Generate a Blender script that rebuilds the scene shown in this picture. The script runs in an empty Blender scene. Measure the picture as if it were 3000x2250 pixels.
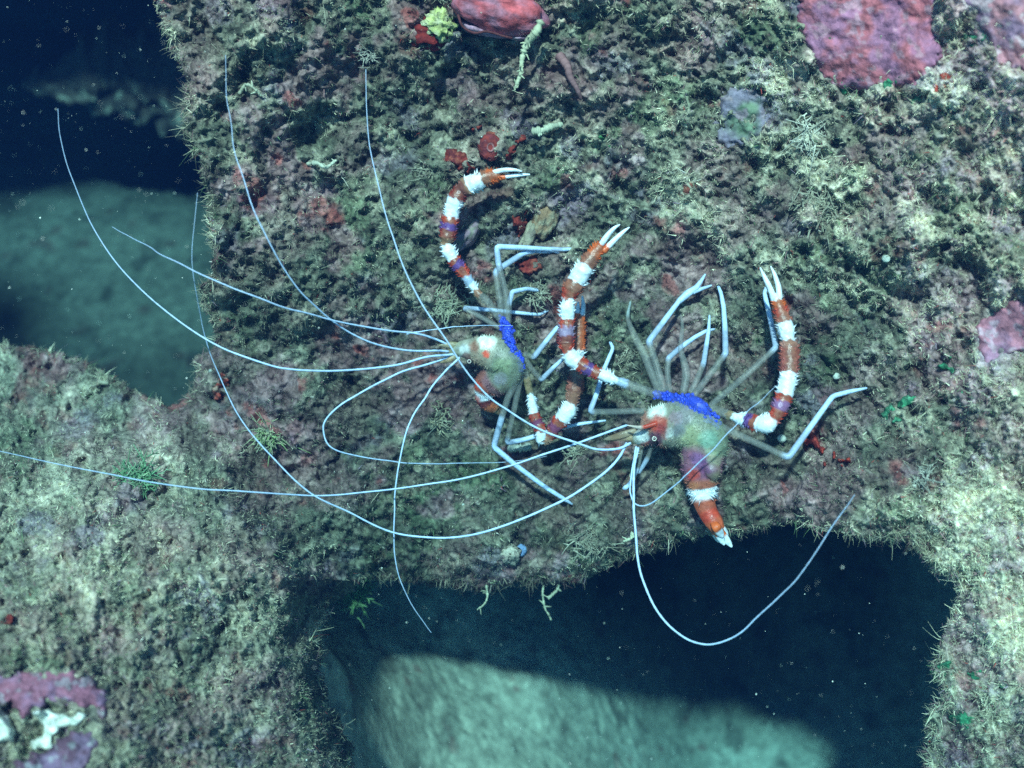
import bpy, math, random
import numpy as np
from mathutils import Vector
R = math.radians
random.seed(7)
RNG = np.random.default_rng(11)
SC = bpy.context.scene
COL = SC.collection
SC.unit_settings.scale_length = 0.1          # one unit = 10 cm: a macro scene

# ------------------------------------------------------------------ camera, world, sun, exposure
PITCH = 35.0
CAMZ = 5.5
FPX = 3750.0                                  # focal length in photo pixels (45 mm lens on 36 mm)
cd = bpy.data.cameras.new('camera'); cam = bpy.data.objects.new('camera', cd); COL.objects.link(cam)
cd.lens = 45; cd.sensor_width = 36; cd.clip_start = 0.05; cd.clip_end = 500
cam.location = (0, 0, CAMZ); cam.rotation_euler = (R(90 - PITCH), 0, 0)
cd.dof.use_dof = True; cd.dof.focus_distance = 4.85; cd.dof.aperture_fstop = 0.85
SC.camera = cam

SUN_E, SUN_A = 58.0, 12.0                     # elevation; heading of the rays from +y towards +x
w = bpy.data.worlds.new('World'); SC.world = w; w.use_nodes = True
nt = w.node_tree; nt.nodes.clear()
sky = nt.nodes.new('ShaderNodeTexSky'); sky.sky_type = 'NISHITA'; sky.sun_disc = False
sky.sun_elevation = R(SUN_E); sky.sun_rotation = R(180 + SUN_A)
bg = nt.nodes.new('ShaderNodeBackground'); bg.inputs[1].default_value = 0.085
wo = nt.nodes.new('ShaderNodeOutputWorld')
nt.links.new(sky.outputs[0], bg.inputs[0]); nt.links.new(bg.outputs[0], wo.inputs[0])
sd = bpy.data.lights.new('sun', 'SUN'); sun = bpy.data.objects.new('sun', sd); COL.objects.link(sun)
sd.energy = 5.0; sd.angle = R(2.5); sd.color = (1.0, 0.76, 0.68)
sdir = Vector((math.sin(R(SUN_A)) * math.cos(R(SUN_E)), math.cos(R(SUN_A)) * math.cos(R(SUN_E)), -math.sin(R(SUN_E))))
sun.rotation_euler = sdir.to_track_quat('-Z', 'Y').to_euler(); sun.location = (-4, -6, 14)
SC.view_settings.view_transform = 'Standard'; SC.view_settings.look = 'None'
SC.view_settings.exposure = 1.42; SC.view_settings.gamma = 1
SC.cycles.max_bounces = 6; SC.cycles.transparent_max_bounces = 12; SC.cycles.volume_bounces = 1
SC.cycles.use_denoising = False

# ------------------------------------------------------------------ helpers
FWD = np.array([0, math.cos(R(PITCH)), -math.sin(R(PITCH))])
UP = np.array([0, math.sin(R(PITCH)), math.cos(R(PITCH))])
RIGHT = np.array([1.0, 0, 0])
CAM = np.array([0, 0, CAMZ])

def P(u, v, d):
    u = np.asarray(u, float); v = np.asarray(v, float); d = np.asarray(d, float)
    x = (u - 1500) / FPX * d; y = -(v - 1125) / FPX * d
    return CAM + x[..., None] * RIGHT + y[..., None] * UP + d[..., None] * FWD

def _hash(ix, iy, iz, seed):
    h = (ix.astype(np.int64) * 374761393 + iy.astype(np.int64) * 668265263 + iz.astype(np.int64) * 2147483647 + seed * 1274126177) & 0xffffffff
    h = ((h ^ (h >> 13)) * 1274126177) & 0xffffffff
    h = h ^ (h >> 16)
    return (h & 0xffffff) / float(0xffffff) * 2 - 1

def vnoise(x, y, z=None, seed=0):
    x = np.asarray(x, float); y = np.asarray(y, float)
    z = np.zeros_like(x) if z is None else np.asarray(z, float)
    x0 = np.floor(x); y0 = np.floor(y); z0 = np.floor(z)
    fx = x - x0; fy = y - y0; fz = z - z0
    sx = fx * fx * fx * (fx * (fx * 6 - 15) + 10); sy = fy * fy * fy * (fy * (fy * 6 - 15) + 10); sz = fz * fz * (3 - 2 * fz)
    r = 0
    flat = not np.any(fz)
    for dz in ((0,) if flat else (0, 1)):
        wz = 1 if flat else (sz if dz else 1 - sz)
        for dy in (0, 1):
            wy = sy if dy else 1 - sy
            for dx in (0, 1):
                wx = sx if dx else 1 - sx
                r = r + wx * wy * wz * _hash(x0 + dx, y0 + dy, z0 + dz, seed)
    return r

def fbm(x, y, z=None, seed=0, n=4, gain=0.5):
    a = 1; s = 0; t = 0; f = 1
    for i in range(n):
        ca, sa = math.cos(.6 + 1.1 * i), math.sin(.6 + 1.1 * i)      # turn every octave so no grid shows
        s = s + a * vnoise((x * ca - y * sa) * f, (x * sa + y * ca) * f, None if z is None else z * f, seed + i * 17); t += a
        a *= gain; f *= 2.03
    return s / t

def sstep(a, b, x):
    t = np.clip((x - a) / (b - a), 0, 1); return t * t * (3 - 2 * t)

def poly_sdf(poly, u, v):
    """signed distance in pixels, positive inside"""
    poly = np.asarray(poly, float); n = len(poly)
    d2 = np.full(u.shape, 1e18); ins = np.zeros(u.shape, bool)
    for i in range(n):
        ax, ay = poly[i]; bx, by = poly[(i + 1) % n]
        ex, ey = bx - ax, by - ay; wx, wy = u - ax, v - ay
        t = np.clip((wx * ex + wy * ey) / (ex * ex + ey * ey + 1e-9), 0, 1)
        qx, qy = wx - t * ex, wy - t * ey
        d2 = np.minimum(d2, qx * qx + qy * qy)
        c = ((ay <= v) & (by > v)) | ((by <= v) & (ay > v))
        with np.errstate(divide='ignore', invalid='ignore'):
            xi = ax + (v - ay) / (by - ay if by != ay else 1e-9) * ex
        ins ^= c & (u < xi)
    d = np.sqrt(d2)
    return np.where(ins, d, -d)

class RBF:
    def __init__(self, pts, lin=False):
        a = np.array(pts, float); self.p = a[:, :2] / 1000; self.lin = lin
        n = len(a); K = self.k(self.p[:, None, :] - self.p[None, :, :]); A = np.zeros((n + 3, n + 3))
        A[:n, :n] = K + np.eye(n) * 1e-3; A[:n, n] = 1; A[:n, n + 1:] = self.p; A[n:, :n] = A[:n, n:].T
        self.w = np.linalg.solve(A, np.concatenate([a[:, 2], [0, 0, 0]]))
    def k(self, d):
        r2 = (d ** 2).sum(-1)
        return np.sqrt(r2) if self.lin else 0.5 * r2 * np.log(r2 + 1e-9)
    def __call__(self, u, v):
        u = np.asarray(u, float) / 1000; v = np.asarray(v, float) / 1000
        r = self.w[-3] + self.w[-2] * u + self.w[-1] * v
        for (px, py), c in zip(self.p, self.w[:-3]):
            r2 = (u - px) ** 2 + (v - py) ** 2
            r = r + c * (np.sqrt(r2) if self.lin else 0.5 * r2 * np.log(r2 + 1e-9))
        return r

def mesh_np(name, verts, faces, mat, cols=None, parent=None, smooth=True, tris=None):
    """verts (n,3); faces (m,4); tris (k,3)"""
    me = bpy.data.meshes.new(name)
    verts = np.asarray(verts, np.float32)
    faces = np.zeros((0, 4), np.int32) if faces is None else np.asarray(faces, np.int32).reshape(-1, 4)
    tris = np.zeros((0, 3), np.int32) if tris is None else np.asarray(tris, np.int32).reshape(-1, 3)
    me.vertices.add(len(verts)); me.vertices.foreach_set('co', verts.ravel())
    idx = np.concatenate([faces.ravel(), tris.ravel()])
    me.loops.add(len(idx)); me.loops.foreach_set('vertex_index', idx)
    nf = len(faces) + len(tris)
    me.polygons.add(nf)
    st = np.concatenate([np.arange(len(faces)) * 4, len(faces) * 4 + np.arange(len(tris)) * 3]).astype(np.int32)
    me.polygons.foreach_set('loop_start', st)
    me.polygons.foreach_set('use_smooth', np.full(nf, smooth))
    me.update(calc_edges=True); me.validate()
    if cols is not None:
        c = np.asarray(cols, np.float32)
        if c.shape[1] == 3: c = np.concatenate([c, np.ones((len(c), 1), np.float32)], 1)
        a = me.color_attributes.new('Col', 'FLOAT_COLOR', 'POINT'); a.data.foreach_set('color', c.ravel())
    me.materials.append(mat)
    o = bpy.data.objects.new(name, me); COL.objects.link(o)
    if parent is not None: o.parent = parent
    return o

def tag(o, label=None, cat=None, group=None, kind=None):
    if label: o['label'] = label
    if cat: o['category'] = cat
    if group: o['group'] = group
    if kind: o['kind'] = kind
    return o

def grid_faces(nr, nc, keep=None):
    i = np.arange(nr * nc).reshape(nr, nc)
    f = np.stack([i[:-1, :-1], i[1:, :-1], i[1:, 1:], i[:-1, 1:]], -1).reshape(-1, 4)
    if keep is not None: f = f[keep.ravel()]
    return f

class Acc:
    """collects tubes, ribbons, spines and blobs into one coloured mesh"""
    def __init__(s): s.v = []; s.f = []; s.t = []; s.c = []; s.n = 0
    def add(s, v, f=None, c=None, t=None):
        v = np.asarray(v, float); s.v.append(v)
        if f is not None and len(f): s.f.append(np.asarray(f) + s.n)
        if t is not None and len(t): s.t.append(np.asarray(t) + s.n)
        c = np.asarray(c, float)
        if c.ndim == 1: c = np.tile(c, (len(v), 1))
        if c.shape[1] == 3: c = np.concatenate([c, np.ones((len(c), 1))], 1)
        s.c.append(c); s.n += len(v)
    def build(s, name, mat, parent=None):
        return mesh_np(name, np.concatenate(s.v), np.concatenate(s.f) if s.f else None, mat, np.concatenate(s.c), parent,
                       tris=np.concatenate(s.t) if s.t else None)

def catmull(pts, n):
    """pts (k,m) resampled to n rows, and parameter 0..k-1"""
    p = np.asarray(pts, float); k = len(p)
    q = np.concatenate([[2 * p[0] - p[1]], p, [2 * p[-1] - p[-2]]])
    seg = np.linalg.norm(np.diff(p[:, :3], axis=0), axis=1) + 1e-9
    cum = np.concatenate([[0], np.cumsum(seg)])
    s = np.linspace(0, cum[-1], n); i = np.clip(np.searchsorted(cum, s, 'right') - 1, 0, k - 2)
    t = ((s - cum[i]) / seg[i])[:, None]
    a, b, c, d = q[i], q[i + 1], q[i + 2], q[i + 3]
    r = 0.5 * (2 * b + (c - a) * t + (2 * a - 5 * b + 4 * c - d) * t * t + (3 * b - a - 3 * c + d) * t ** 3)
    return r, i + t[:, 0]

def linear(pts, n):
    p = np.asarray(pts, float)
    seg = np.linalg.norm(np.diff(p[:, :3], axis=0), axis=1) + 1e-9
    cum = np.concatenate([[0], np.cumsum(seg)])
    s = np.unique(np.concatenate([np.linspace(0, cum[-1], n), cum]))
    return np.stack([np.interp(s, cum, p[:, j]) for j in range(p.shape[1])], 1), np.interp(s, cum, np.arange(len(p)))

def frames(c):
    t = np.gradient(c, axis=0); t /= np.linalg.norm(t, axis=1, keepdims=True) + 1e-12
    a = np.cross(t, FWD); a /= np.linalg.norm(a, axis=1, keepdims=True) + 1e-9
    b = np.cross(a, t)
    return t, a, b

def tube(acc, c, r, cols, sides=8, flat=1.0, cap=True, jit=0, seed=0):
    """c (n,3) centres, r (n,) radii, cols (n,3|4)"""
    c = np.asarray(c, float); n = len(c); r = np.asarray(r, float)
    t, a, b = frames(c)
    th = np.arange(sides) / sides * 2 * math.pi
    v = c[:, None, :] + r[:, None, None] * (np.cos(th)[None, :, None] * a[:, None, :] + flat * np.sin(th)[None, :, None] * b[:, None, :])
    i = np.arange(n * sides).reshape(n, sides); j = np.roll(i, -1, 1)
    f = np.stack([i[:-1], j[:-1], j[1:], i[1:]], -1).reshape(-1, 4)
    cols = np.asarray(cols, float)
    if cols.ndim == 1: cols = np.tile(cols, (n, 1))
    if jit:                                          # ragged band edges, and ridged warm flanks with a browner middle
        ii, kk = np.meshgrid(np.arange(n), np.arange(sides), indexing='ij')
        sh = np.round(jit * fbm(ii / 5., np.cos(kk / sides * 6.283) * 1.6, np.sin(kk / sides * 6.283) * 1.6 + seed, seed=seed, n=3) * 1.6).astype(int)
        cv = cols[np.clip(ii + sh, 0, n - 1)]
        redq = sstep(.10, .25, cv[..., 0] - cv[..., 2]) * sstep(.55, .4, cv[..., 1])
        face = np.abs(np.sin(kk / sides * 2 * math.pi)); mot = fbm(ii / 1.7, kk * 1.1, seed=seed + 3, n=3)
        k2 = np.clip(sstep(.55, 1.0, face) * .75 + .5 * mot, 0, .85) * redq
        cv = cv * (1 - k2[..., None]) + np.array([.24, .11, .065, 1.0])[:cv.shape[-1]] * k2[..., None]
        cv[..., :3] *= (1 + (.15 + .5 * redq) * mot)[..., None]
        cc = cv.reshape(-1, cols.shape[1])
        v = v + (a[:, None, :] * np.cos(th)[None, :, None] + b[:, None, :] * np.sin(th)[None, :, None]) * (r[:, None, None] * .10 * fbm(ii / 3., kk * 1.1, seed=seed + 7, n=2)[..., None])
    else: cc = np.repeat(cols, sides, 0)
    V = v.reshape(-1, 3); tr = None
    if cap:
        V = np.concatenate([V, [c[0] - t[0] * r[0] * .5, c[-1] + t[-1] * r[-1] * .8]]); k = n * sides
        cc = np.concatenate([cc, cols[:1], cols[-1:]])
        tr = np.concatenate([np.stack([np.full(sides, k), j[0], i[0]], -1), np.stack([np.full(sides, k + 1), i[-1], j[-1]], -1)])
    acc.add(V, f, cc, tr)
    return t, a, b

def spine(acc, p, d, ln, r, col):
    """a small curved thorn"""
    d = d / (np.linalg.norm(d) + 1e-9)
    a = np.cross(d, FWD + .01); a /= np.linalg.norm(a) + 1e-9; b = np.cross(d, a)
    v = [p + r * (math.cos(k * 1.571) * a + math.sin(k * 1.571) * b) for k in range(4)] + [p + d * ln]
    acc.add(v, None, col, [(k, (k + 1) % 4, 4) for k in range(4)])

# ------------------------------------------------------------------ materials
def N(nt, kind, **kw):
    n = nt.nodes.new(kind)
    for k, val in kw.items():
        if k.startswith('i_'):
            key = k[2:]; n.inputs[int(key) if key.isdigit() else key].default_value = val
        else: setattr(n, k, val)
    return n

def vcol_mat(name, scale=20, var=0.5, bump=0.3, bscale=60, rough=0.85, spec=0.2, alpha=False, trans=0.0):
    m = bpy.data.materials.new(name); m.use_nodes = True; nt = m.node_tree; L = nt.links.new
    p = nt.nodes['Principled BSDF']; p.inputs['Roughness'].default_value = rough
    p.inputs['Specular IOR Level'].default_value = spec
    at = N(nt, 'ShaderNodeVertexColor', layer_name='Col')
    geo = N(nt, 'ShaderNodeTexCoord')
    no = N(nt, 'ShaderNodeTexNoise', i_Scale=scale, i_Detail=5.0, i_Roughness=0.65)
    L(geo.outputs['Object'], no.inputs['Vector'])
    mr = N(nt, 'ShaderNodeMapRange', i_1=0.3, i_2=0.7, i_3=1 - var, i_4=1 + var); L(no.outputs[0], mr.inputs[0])
    mx = N(nt, 'ShaderNodeMix', data_type='RGBA', blend_type='MULTIPLY'); mx.inputs[0].default_value = 1
    L(at.outputs['Color'], mx.inputs[6]); L(mr.outputs[0], mx.inputs[7]); L(mx.outputs[2], p.inputs['Base Color'])
    if bump:
        nb = N(nt, 'ShaderNodeTexNoise', i_Scale=bscale, i_Detail=4.0, i_Roughness=0.6); L(geo.outputs['Object'], nb.inputs['Vector'])
        bp = N(nt, 'ShaderNodeBump', i_Strength=bump, i_Distance=0.02); L(nb.outputs[0], bp.inputs['Height']); L(bp.outputs[0], p.inputs['Normal'])
    out = nt.nodes['Material Output']; last = p.outputs[0]
    if trans:
        tl = N(nt, 'ShaderNodeBsdfTranslucent'); L(mx.outputs[2], tl.inputs[0])
        ms = N(nt, 'ShaderNodeMixShader', i_0=trans); L(last, ms.inputs[1]); L(tl.outputs[0], ms.inputs[2]); last = ms.outputs[0]
    if alpha:
        tr = N(nt, 'ShaderNodeBsdfTransparent'); ms = N(nt, 'ShaderNodeMixShader')
        L(at.outputs['Alpha'], ms.inputs[0]); L(tr.outputs[0], ms.inputs[1]); L(last, ms.inputs[2]); last = ms.outputs[0]
    L(last, out.inputs['Surface'])
    return m

M_REEF = vcol_mat('reef_rock', 26, .75, .9, 34, .95, .1)
M_TURF = vcol_mat('turf_algae', 9, .35, 0, 1, .8, .25, trans=.25)
M_CRUST = vcol_mat('coralline_crust', 30, .5, .35, 40, .8, .2)
M_SPONGE = vcol_mat('sponge_flesh', 30, .5, .6, 50, .8, .25, trans=.1)
M_TUFT = vcol_mat('tuft_algae', 15, .35, 0, 1, .8, .25, trans=.25)
M_SAND = vcol_mat('sand_grains', 14, .35, .25, 40, .95, .05)
M_SHRIMP = vcol_mat('shrimp_shell', 40, .22, .2, 90, .32, .5, alpha=True, trans=.12)
M_FEEL = vcol_mat('antenna_white', 60, .15, 0, 1, .45, .4, alpha=True)
M_EYE = vcol_mat('eye_black', 5, .1, 0, 1, .15, .6)
M_SNOW = vcol_mat('drifting_specks', 5, .1, 0, 1, .8, .2)

# ------------------------------------------------------------------ reef surface field
WB = RBF([(500, 0, -.35), (520, 400, -.3), (620, 800, -.25), (1000, 500, .0), (1000, 0, -.2), (1500, 0, -.25), (1500, 500, .02), (1500, 1000, .1),
          (1000, 1000, .05), (2000, 300, -.1), (2000, 800, .02), (2500, 100, -.5), (2500, 600, -.32), (3000, 100, -.85), (3000, 600, -.75),
          (2600, 1100, -.35), (3000, 1300, -.62), (2900, 1700, -.42), (2850, 2200, -.32), (3100, 2200, -.75), (2300, 1450, -.28), (1900, 1450, .0),
          (1500, 1500, .2), (1200, 1550, .25), (1800, 1690, .1), (1300, 1700, .25), (2500, 1550, -.5), (2100, 1580, -.15), (700, 1200, .15), (600, 1350, .05),
          (900, 1450, .12), (0, 1000, .75), (300, 1100, .6), (500, 1190, .4), (0, 1400, -.1), (350, 1450, -.15), (700, 1600, -.2), (940, 1720, .12),
          (0, 1800, -.75), (500, 1850, -.6), (900, 1850, -.05), (0, 2250, -1.1), (500, 2250, -.8), (950, 2250, -.25),
          (-500, 2600, -1.4), (3500, 2600, -1.3), (3500, -500, -1.2), (500, -500, -.5), (1800, -500, -.4), (-500, 1000, .8), (-500, 1600, -.4), (3500, 1000, -1.1)])
def W0(u, v): return 5.0 + np.clip(WB(u, v), -1.7, 1.0)

HOLE_A = [(-900, -900), (430, -900), (440, -300), (461, 0), (475, 59), (502, 136), (529, 199), (547, 271), (540, 353), (551, 393), (583, 470), (592, 542), (606, 601),
          (619, 678), (621, 750), (617, 795), (578, 854), (606, 944), (624, 985), (617, 1026), (562, 1048), (574, 1112), (560, 1157), (497, 1188),
          (475, 1180), (407, 1148), (316, 1089), (226, 1044), (90, 1012), (0, 1006), (-300, 985), (-900, 960)]
HOLE_B = [(960, 1770), (1010, 1745), (1060, 1712), (1095, 1696), (1158, 1712), (1271, 1717), (1389, 1735), (1497, 1712), (1588, 1712), (1642, 1717), (1705, 1705), (1768, 1675),
          (1836, 1640), (2000, 1582), (2110, 1575), (2199, 1562), (2316, 1527), (2362, 1552), (2452, 1562), (2542, 1588), (2633, 1575), (2701, 1613), (2741, 1667),
          (2805, 1708), (2800, 1753), (2773, 1825), (2750, 1884), (2741, 1975), (2755, 2033), (2746, 2065), (2712, 2088), (2714, 2155), (2719, 2250),
          (2735, 2900), (1080, 2900), (1040, 2250), (1010, 2130), (975, 2060), (945, 1960), (938, 1850)]

# crust outlines, used for flattening the rock below them and for keeping turf off
CRUSTS = {
 'big': [(2325, -40), (2330, 60), (2345, 130), (2385, 190), (2420, 240), (2470, 265), (2540, 272), (2620, 262), (2690, 245), (2745, 215), (2765, 150), (2752, 60), (2745, -40)],
 'corner': [(2790, -60), (2800, 10), (2850, 60), (2875, 110), (2900, 160), (2935, 200), (3000, 215), (3120, 230), (3120, -60)],
 'edge': [(2842, 960), (2870, 915), (2930, 890), (2960, 870), (3080, 850), (3080, 1040), (2990, 1035), (2940, 1050), (2925, 1088), (2880, 1070), (2862, 1020)],
 'ledge': [(-60, 1985), (30, 1975), (75, 1950), (140, 1955), (215, 1955), (275, 1980), (310, 2020), (325, 2070), (318, 2110), (262, 2090), (200, 2066), (140, 2066), (95, 2100), (60, 2130), (40, 2080), (-60, 2060)],
 'ledge_low': [(165, 2160), (215, 2130), (265, 2125), (296, 2170), (280, 2230), (250, 2300), (40, 2300), (40, 2215), (100, 2205), (140, 2190)],
}
W_GRID = 4
GU = np.arange(-520, 3525, W_GRID); GV = np.arange(-420, 2650, W_GRID)
U, V = np.meshgrid(GU.astype(float), GV.astype(float))
jig = 16 * fbm(U / 45, V / 45, seed=3, n=3) + 7 * vnoise(U / 14, V / 14, seed=9)
SA = -poly_sdf(HOLE_A, U, V); SB = -poly_sdf(HOLE_B, U, V)
SD = np.minimum(SA, SB) + jig
LEDGE = [(-900, 900), (300, 1040), (497, 1188), (600, 1262), (700, 1370), (800, 1490), (880, 1610), (950, 1770), (930, 1850), (945, 1960), (1010, 2130), (1080, 2900), (-900, 2900)]
ls_ = poly_sdf(LEDGE, U, V) + 40 * fbm(U / 110, V / 110, seed=12, n=3)
base = W0(U, V) - .17 * sstep(-30, 110, ls_) * sstep(420, 640, U * .6 + V * .4 - 180) + .10 * sstep(170, 0, np.abs(ls_ + 70)) * sstep(1180, 1400, V)
# how much pale sediment and turf lies where (colour of the growth itself)
PALE = RBF([(550, 200, .34), (600, 600, .34), (800, 400, .26), (900, 800, .2), (1100, 300, .2), (1300, 200, .18), (1500, 300, .25), (1700, 100, .45), (1700, 500, .5),
            (1900, 500, .45), (2200, 200, .6), (2200, 600, .52), (2100, 800, .35), (2500, 450, .68), (2500, 700, .7), (2600, 900, .6), (2400, 1050, .22),
            (2600, 1200, .35), (2850, 700, .7), (2900, 1250, .75), (2850, 1500, .95), (2900, 1800, .95), (2850, 2150, .75), (2200, 1400, .2), (1700, 1400, .17),
            (1300, 1300, .14), (1000, 1300, .16), (800, 1100, .16), (1200, 1600, .14), (1600, 1600, .18), (1750, 1600, .3), (1300, 900, .42), (1450, 780, .38),
            (700, 1350, .4), (500, 1300, .65), (300, 1150, .65), (100, 1300, .45), (300, 1500, .62), (600, 1550, .45), (850, 1600, .4), (300, 1800, .55),
            (700, 1900, .5), (500, 2100, .35), (800, 2150, .3), (200, 2000, .5)], lin=True)
pale0 = PALE(U, V)
pale0 = pale0 - .02 * sstep(0, 160, ls_)
CL = sstep(-.12, .3, fbm(U / 64, V / 64, seed=55, n=4))          # growth gathers in clumps
CL = np.maximum(CL, np.maximum(.85 * sstep(.6, .95, pale0), .5 * sstep(0, 160, ls_)))
MZ = sstep(.0, .38, fbm(U / 175, V / 175, seed=56, n=5))         # mauve and rusty stained stretches
pale = (.55 + .62 * CL) * np.clip(pale0 + .40 * fbm(U / 190, V / 190, seed=47, n=4) * (.3 + pale0), .03, 1.1)

# big lumps, hollows, knobs
low = 0.13 * fbm(U / 300, V / 300, seed=21, n=2) + 0.085 * fbm(U / 105, V / 105, seed=22, n=3)
crust_mask = np.zeros_like(U)
for k, poly in CRUSTS.items():
    crust_mask = np.maximum(crust_mask, sstep(-12, 22, poly_sdf(poly, U, V) + 30 * fbm(U / 34, V / 34, seed=13, n=3)))
knob = np.abs(fbm(U / 34, V / 34, seed=23, n=3)); pits = sstep(.25, .6, fbm(U / 70, V / 70, seed=31, n=2))
bare = sstep(.10, .32, fbm(U / 140, V / 140, seed=33, n=4)) * (1 - .5 * np.clip(pale0, 0, 1)) * (1 - .6 * sstep(0, 160, ls_))
fine = -0.060 * CL * np.clip(pale0, .2, 1) - 0.032 * knob + 0.045 * pits + 0.034 * fbm(U / 17, V / 17, seed=24, n=2, gain=.7)
rollR = np.where(SB < SA, np.where((V > 1700) & (U < 1300), 190., np.where(V < 1800, 110., 60.)), 55.)
x = np.clip(SD / rollR, 0, 1)
roll = (1 - np.sqrt(np.clip(1 - (1 - x) ** 2, 0, 1))) * rollR / 750 * 1.4
WLOW = base + low * (1 - .65 * crust_mask) + roll
WFULL = WLOW + fine * (1 - .8 * crust_mask) * (1 - .3 * bare)

def samp(G, u, v):
    x = np.clip((np.asarray(u, float) - GU[0]) / W_GRID, 0, len(GU) - 1.001); y = np.clip((np.asarray(v, float) - GV[0]) / W_GRID, 0, len(GV) - 1.001)
    i = x.astype(int); j = y.astype(int); fx = x - i; fy = y - j
    return (G[j, i] * (1 - fx) + G[j, i + 1] * fx) * (1 - fy) + (G[j + 1, i] * (1 - fx) + G[j + 1, i + 1] * fx) * fy
def wall(u, v): return samp(WLOW, u, v)                 # depth of the rock, without the fine knobs
def plane(u, v): return np.minimum(W0(np.asarray(u, float), np.asarray(v, float)), 5.35)

def lerp1(a, b, t): return a + (b - a) * t
def lerp(a, b, t): return a + (b - a) * t[..., None]
def reef_colour(u, v, pl):
    c = np.broadcast_to(np.array([.125, .14, .10]), u.shape + (3,)).copy()
    c = lerp(c, np.array([.60, .54, .40]), np.clip(pl * .85 + .3 * fbm(u / 60, v / 60, seed=41, n=4), 0, 1) ** 1.2)
    c = lerp(c, np.array([.30, .17, .18]), sstep(.1, .5, fbm(u / 160, v / 160, seed=42, n=5)) * .5)
    c = lerp(c, np.array([.16, .035, .03]), sstep(.40, .58, fbm(u / 90, v / 90, seed=43, n=5)) * .55)
    c = lerp(c, np.array([.06, .12, .05]), sstep(.15, .5, fbm(u / 150, v / 150, seed=44, n=5)) * .5)
    c = lerp(c, np.array([.48, .34, .38]), sstep(.0, .4, fbm(u / 70, v / 70, seed=39, n=4)) * sstep(2300, 2900, u) * .6)
    c = lerp(c, np.array([.20, .15, .26]), sstep(.3, .55, fbm(u / 130, v / 130, seed=45, n=4)) * .4)
    c = lerp(c, np.array([.022, .026, .024]), sstep(.15, .5, fbm(u / 22, v / 22, seed=46, n=3)) * .6)
    return c
rc = reef_colour(U, V, pale)
rc = lerp(rc, lerp(np.broadcast_to(np.array([.20, .11, .115]), U.shape + (3,)), np.array([.38, .25, .26]), sstep(-.2, .4, fbm(U / 40, V / 40, seed=48, n=4))), bare * .8)
rc = lerp(rc, np.array([.26, .14, .145]), MZ * .34) * (.75 + .33 * CL)[..., None]
rc = rc * np.clip(.75 + .45 * pale0, .3, 1.1)[..., None]
rc = lerp(rc, np.array([.30, .045, .03]), bare * sstep(.26, .45, fbm(U / 60, V / 60, seed=49, n=4)) * .5)
keepv = SD > 0
kf = keepv[:-1, :-1] & keepv[1:, :-1] & keepv[1:, 1:] & keepv[:-1, 1:]
pts = P(U, V, WFULL).reshape(-1, 3)
F = grid_faces(len(GV), len(GU), kf)
# walk the boundary edges and carry the rock back into the dark as a thick rim
e = np.concatenate([F[:, [0, 1]], F[:, [1, 2]], F[:, [2, 3]], F[:, [3, 0]]])
key = np.sort(e, 1); key = key[:, 0].astype(np.int64) * len(pts) + key[:, 1]
uq, inv, cnt = np.unique(key, return_inverse=True, return_counts=True)
be = e[cnt[inv] == 1]
bv = np.unique(be); nb = len(bv); lut = np.full(len(pts), -1); lut[bv] = np.arange(nb)
allv = [pts]; allc = [rc.reshape(-1, 3)]; off = len(pts); prev = bv; Fx = [F]
bu, bvv, bd = U.ravel()[bv], V.ravel()[bv], WFULL.ravel()[bv]
for k, dz in enumerate((.05, .15, .35, .7, 1.2)):
    nd = bd + dz + .05 * fbm(bu / 30, bvv / 30 + 9 * k, seed=50 + k, n=3)
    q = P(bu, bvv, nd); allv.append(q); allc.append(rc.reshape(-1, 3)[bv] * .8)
    cur = np.arange(nb) + off; off += nb
    pi = prev[lut[be]] if k else be
    Fx.append(np.stack([pi[:, 1], pi[:, 0], cur[lut[be[:, 0]]], cur[lut[be[:, 1]]]], -1)); prev = cur
AV = np.concatenate(allv); AC = np.concatenate(allc); AF = np.concatenate(Fx)
used = np.unique(AF); rel = np.full(len(AV), -1); rel[used] = np.arange(len(used))
o = mesh_np('reef_wall', AV[used], rel[AF], M_REEF, AC[used]); tag(o, kind='structure')

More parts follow.
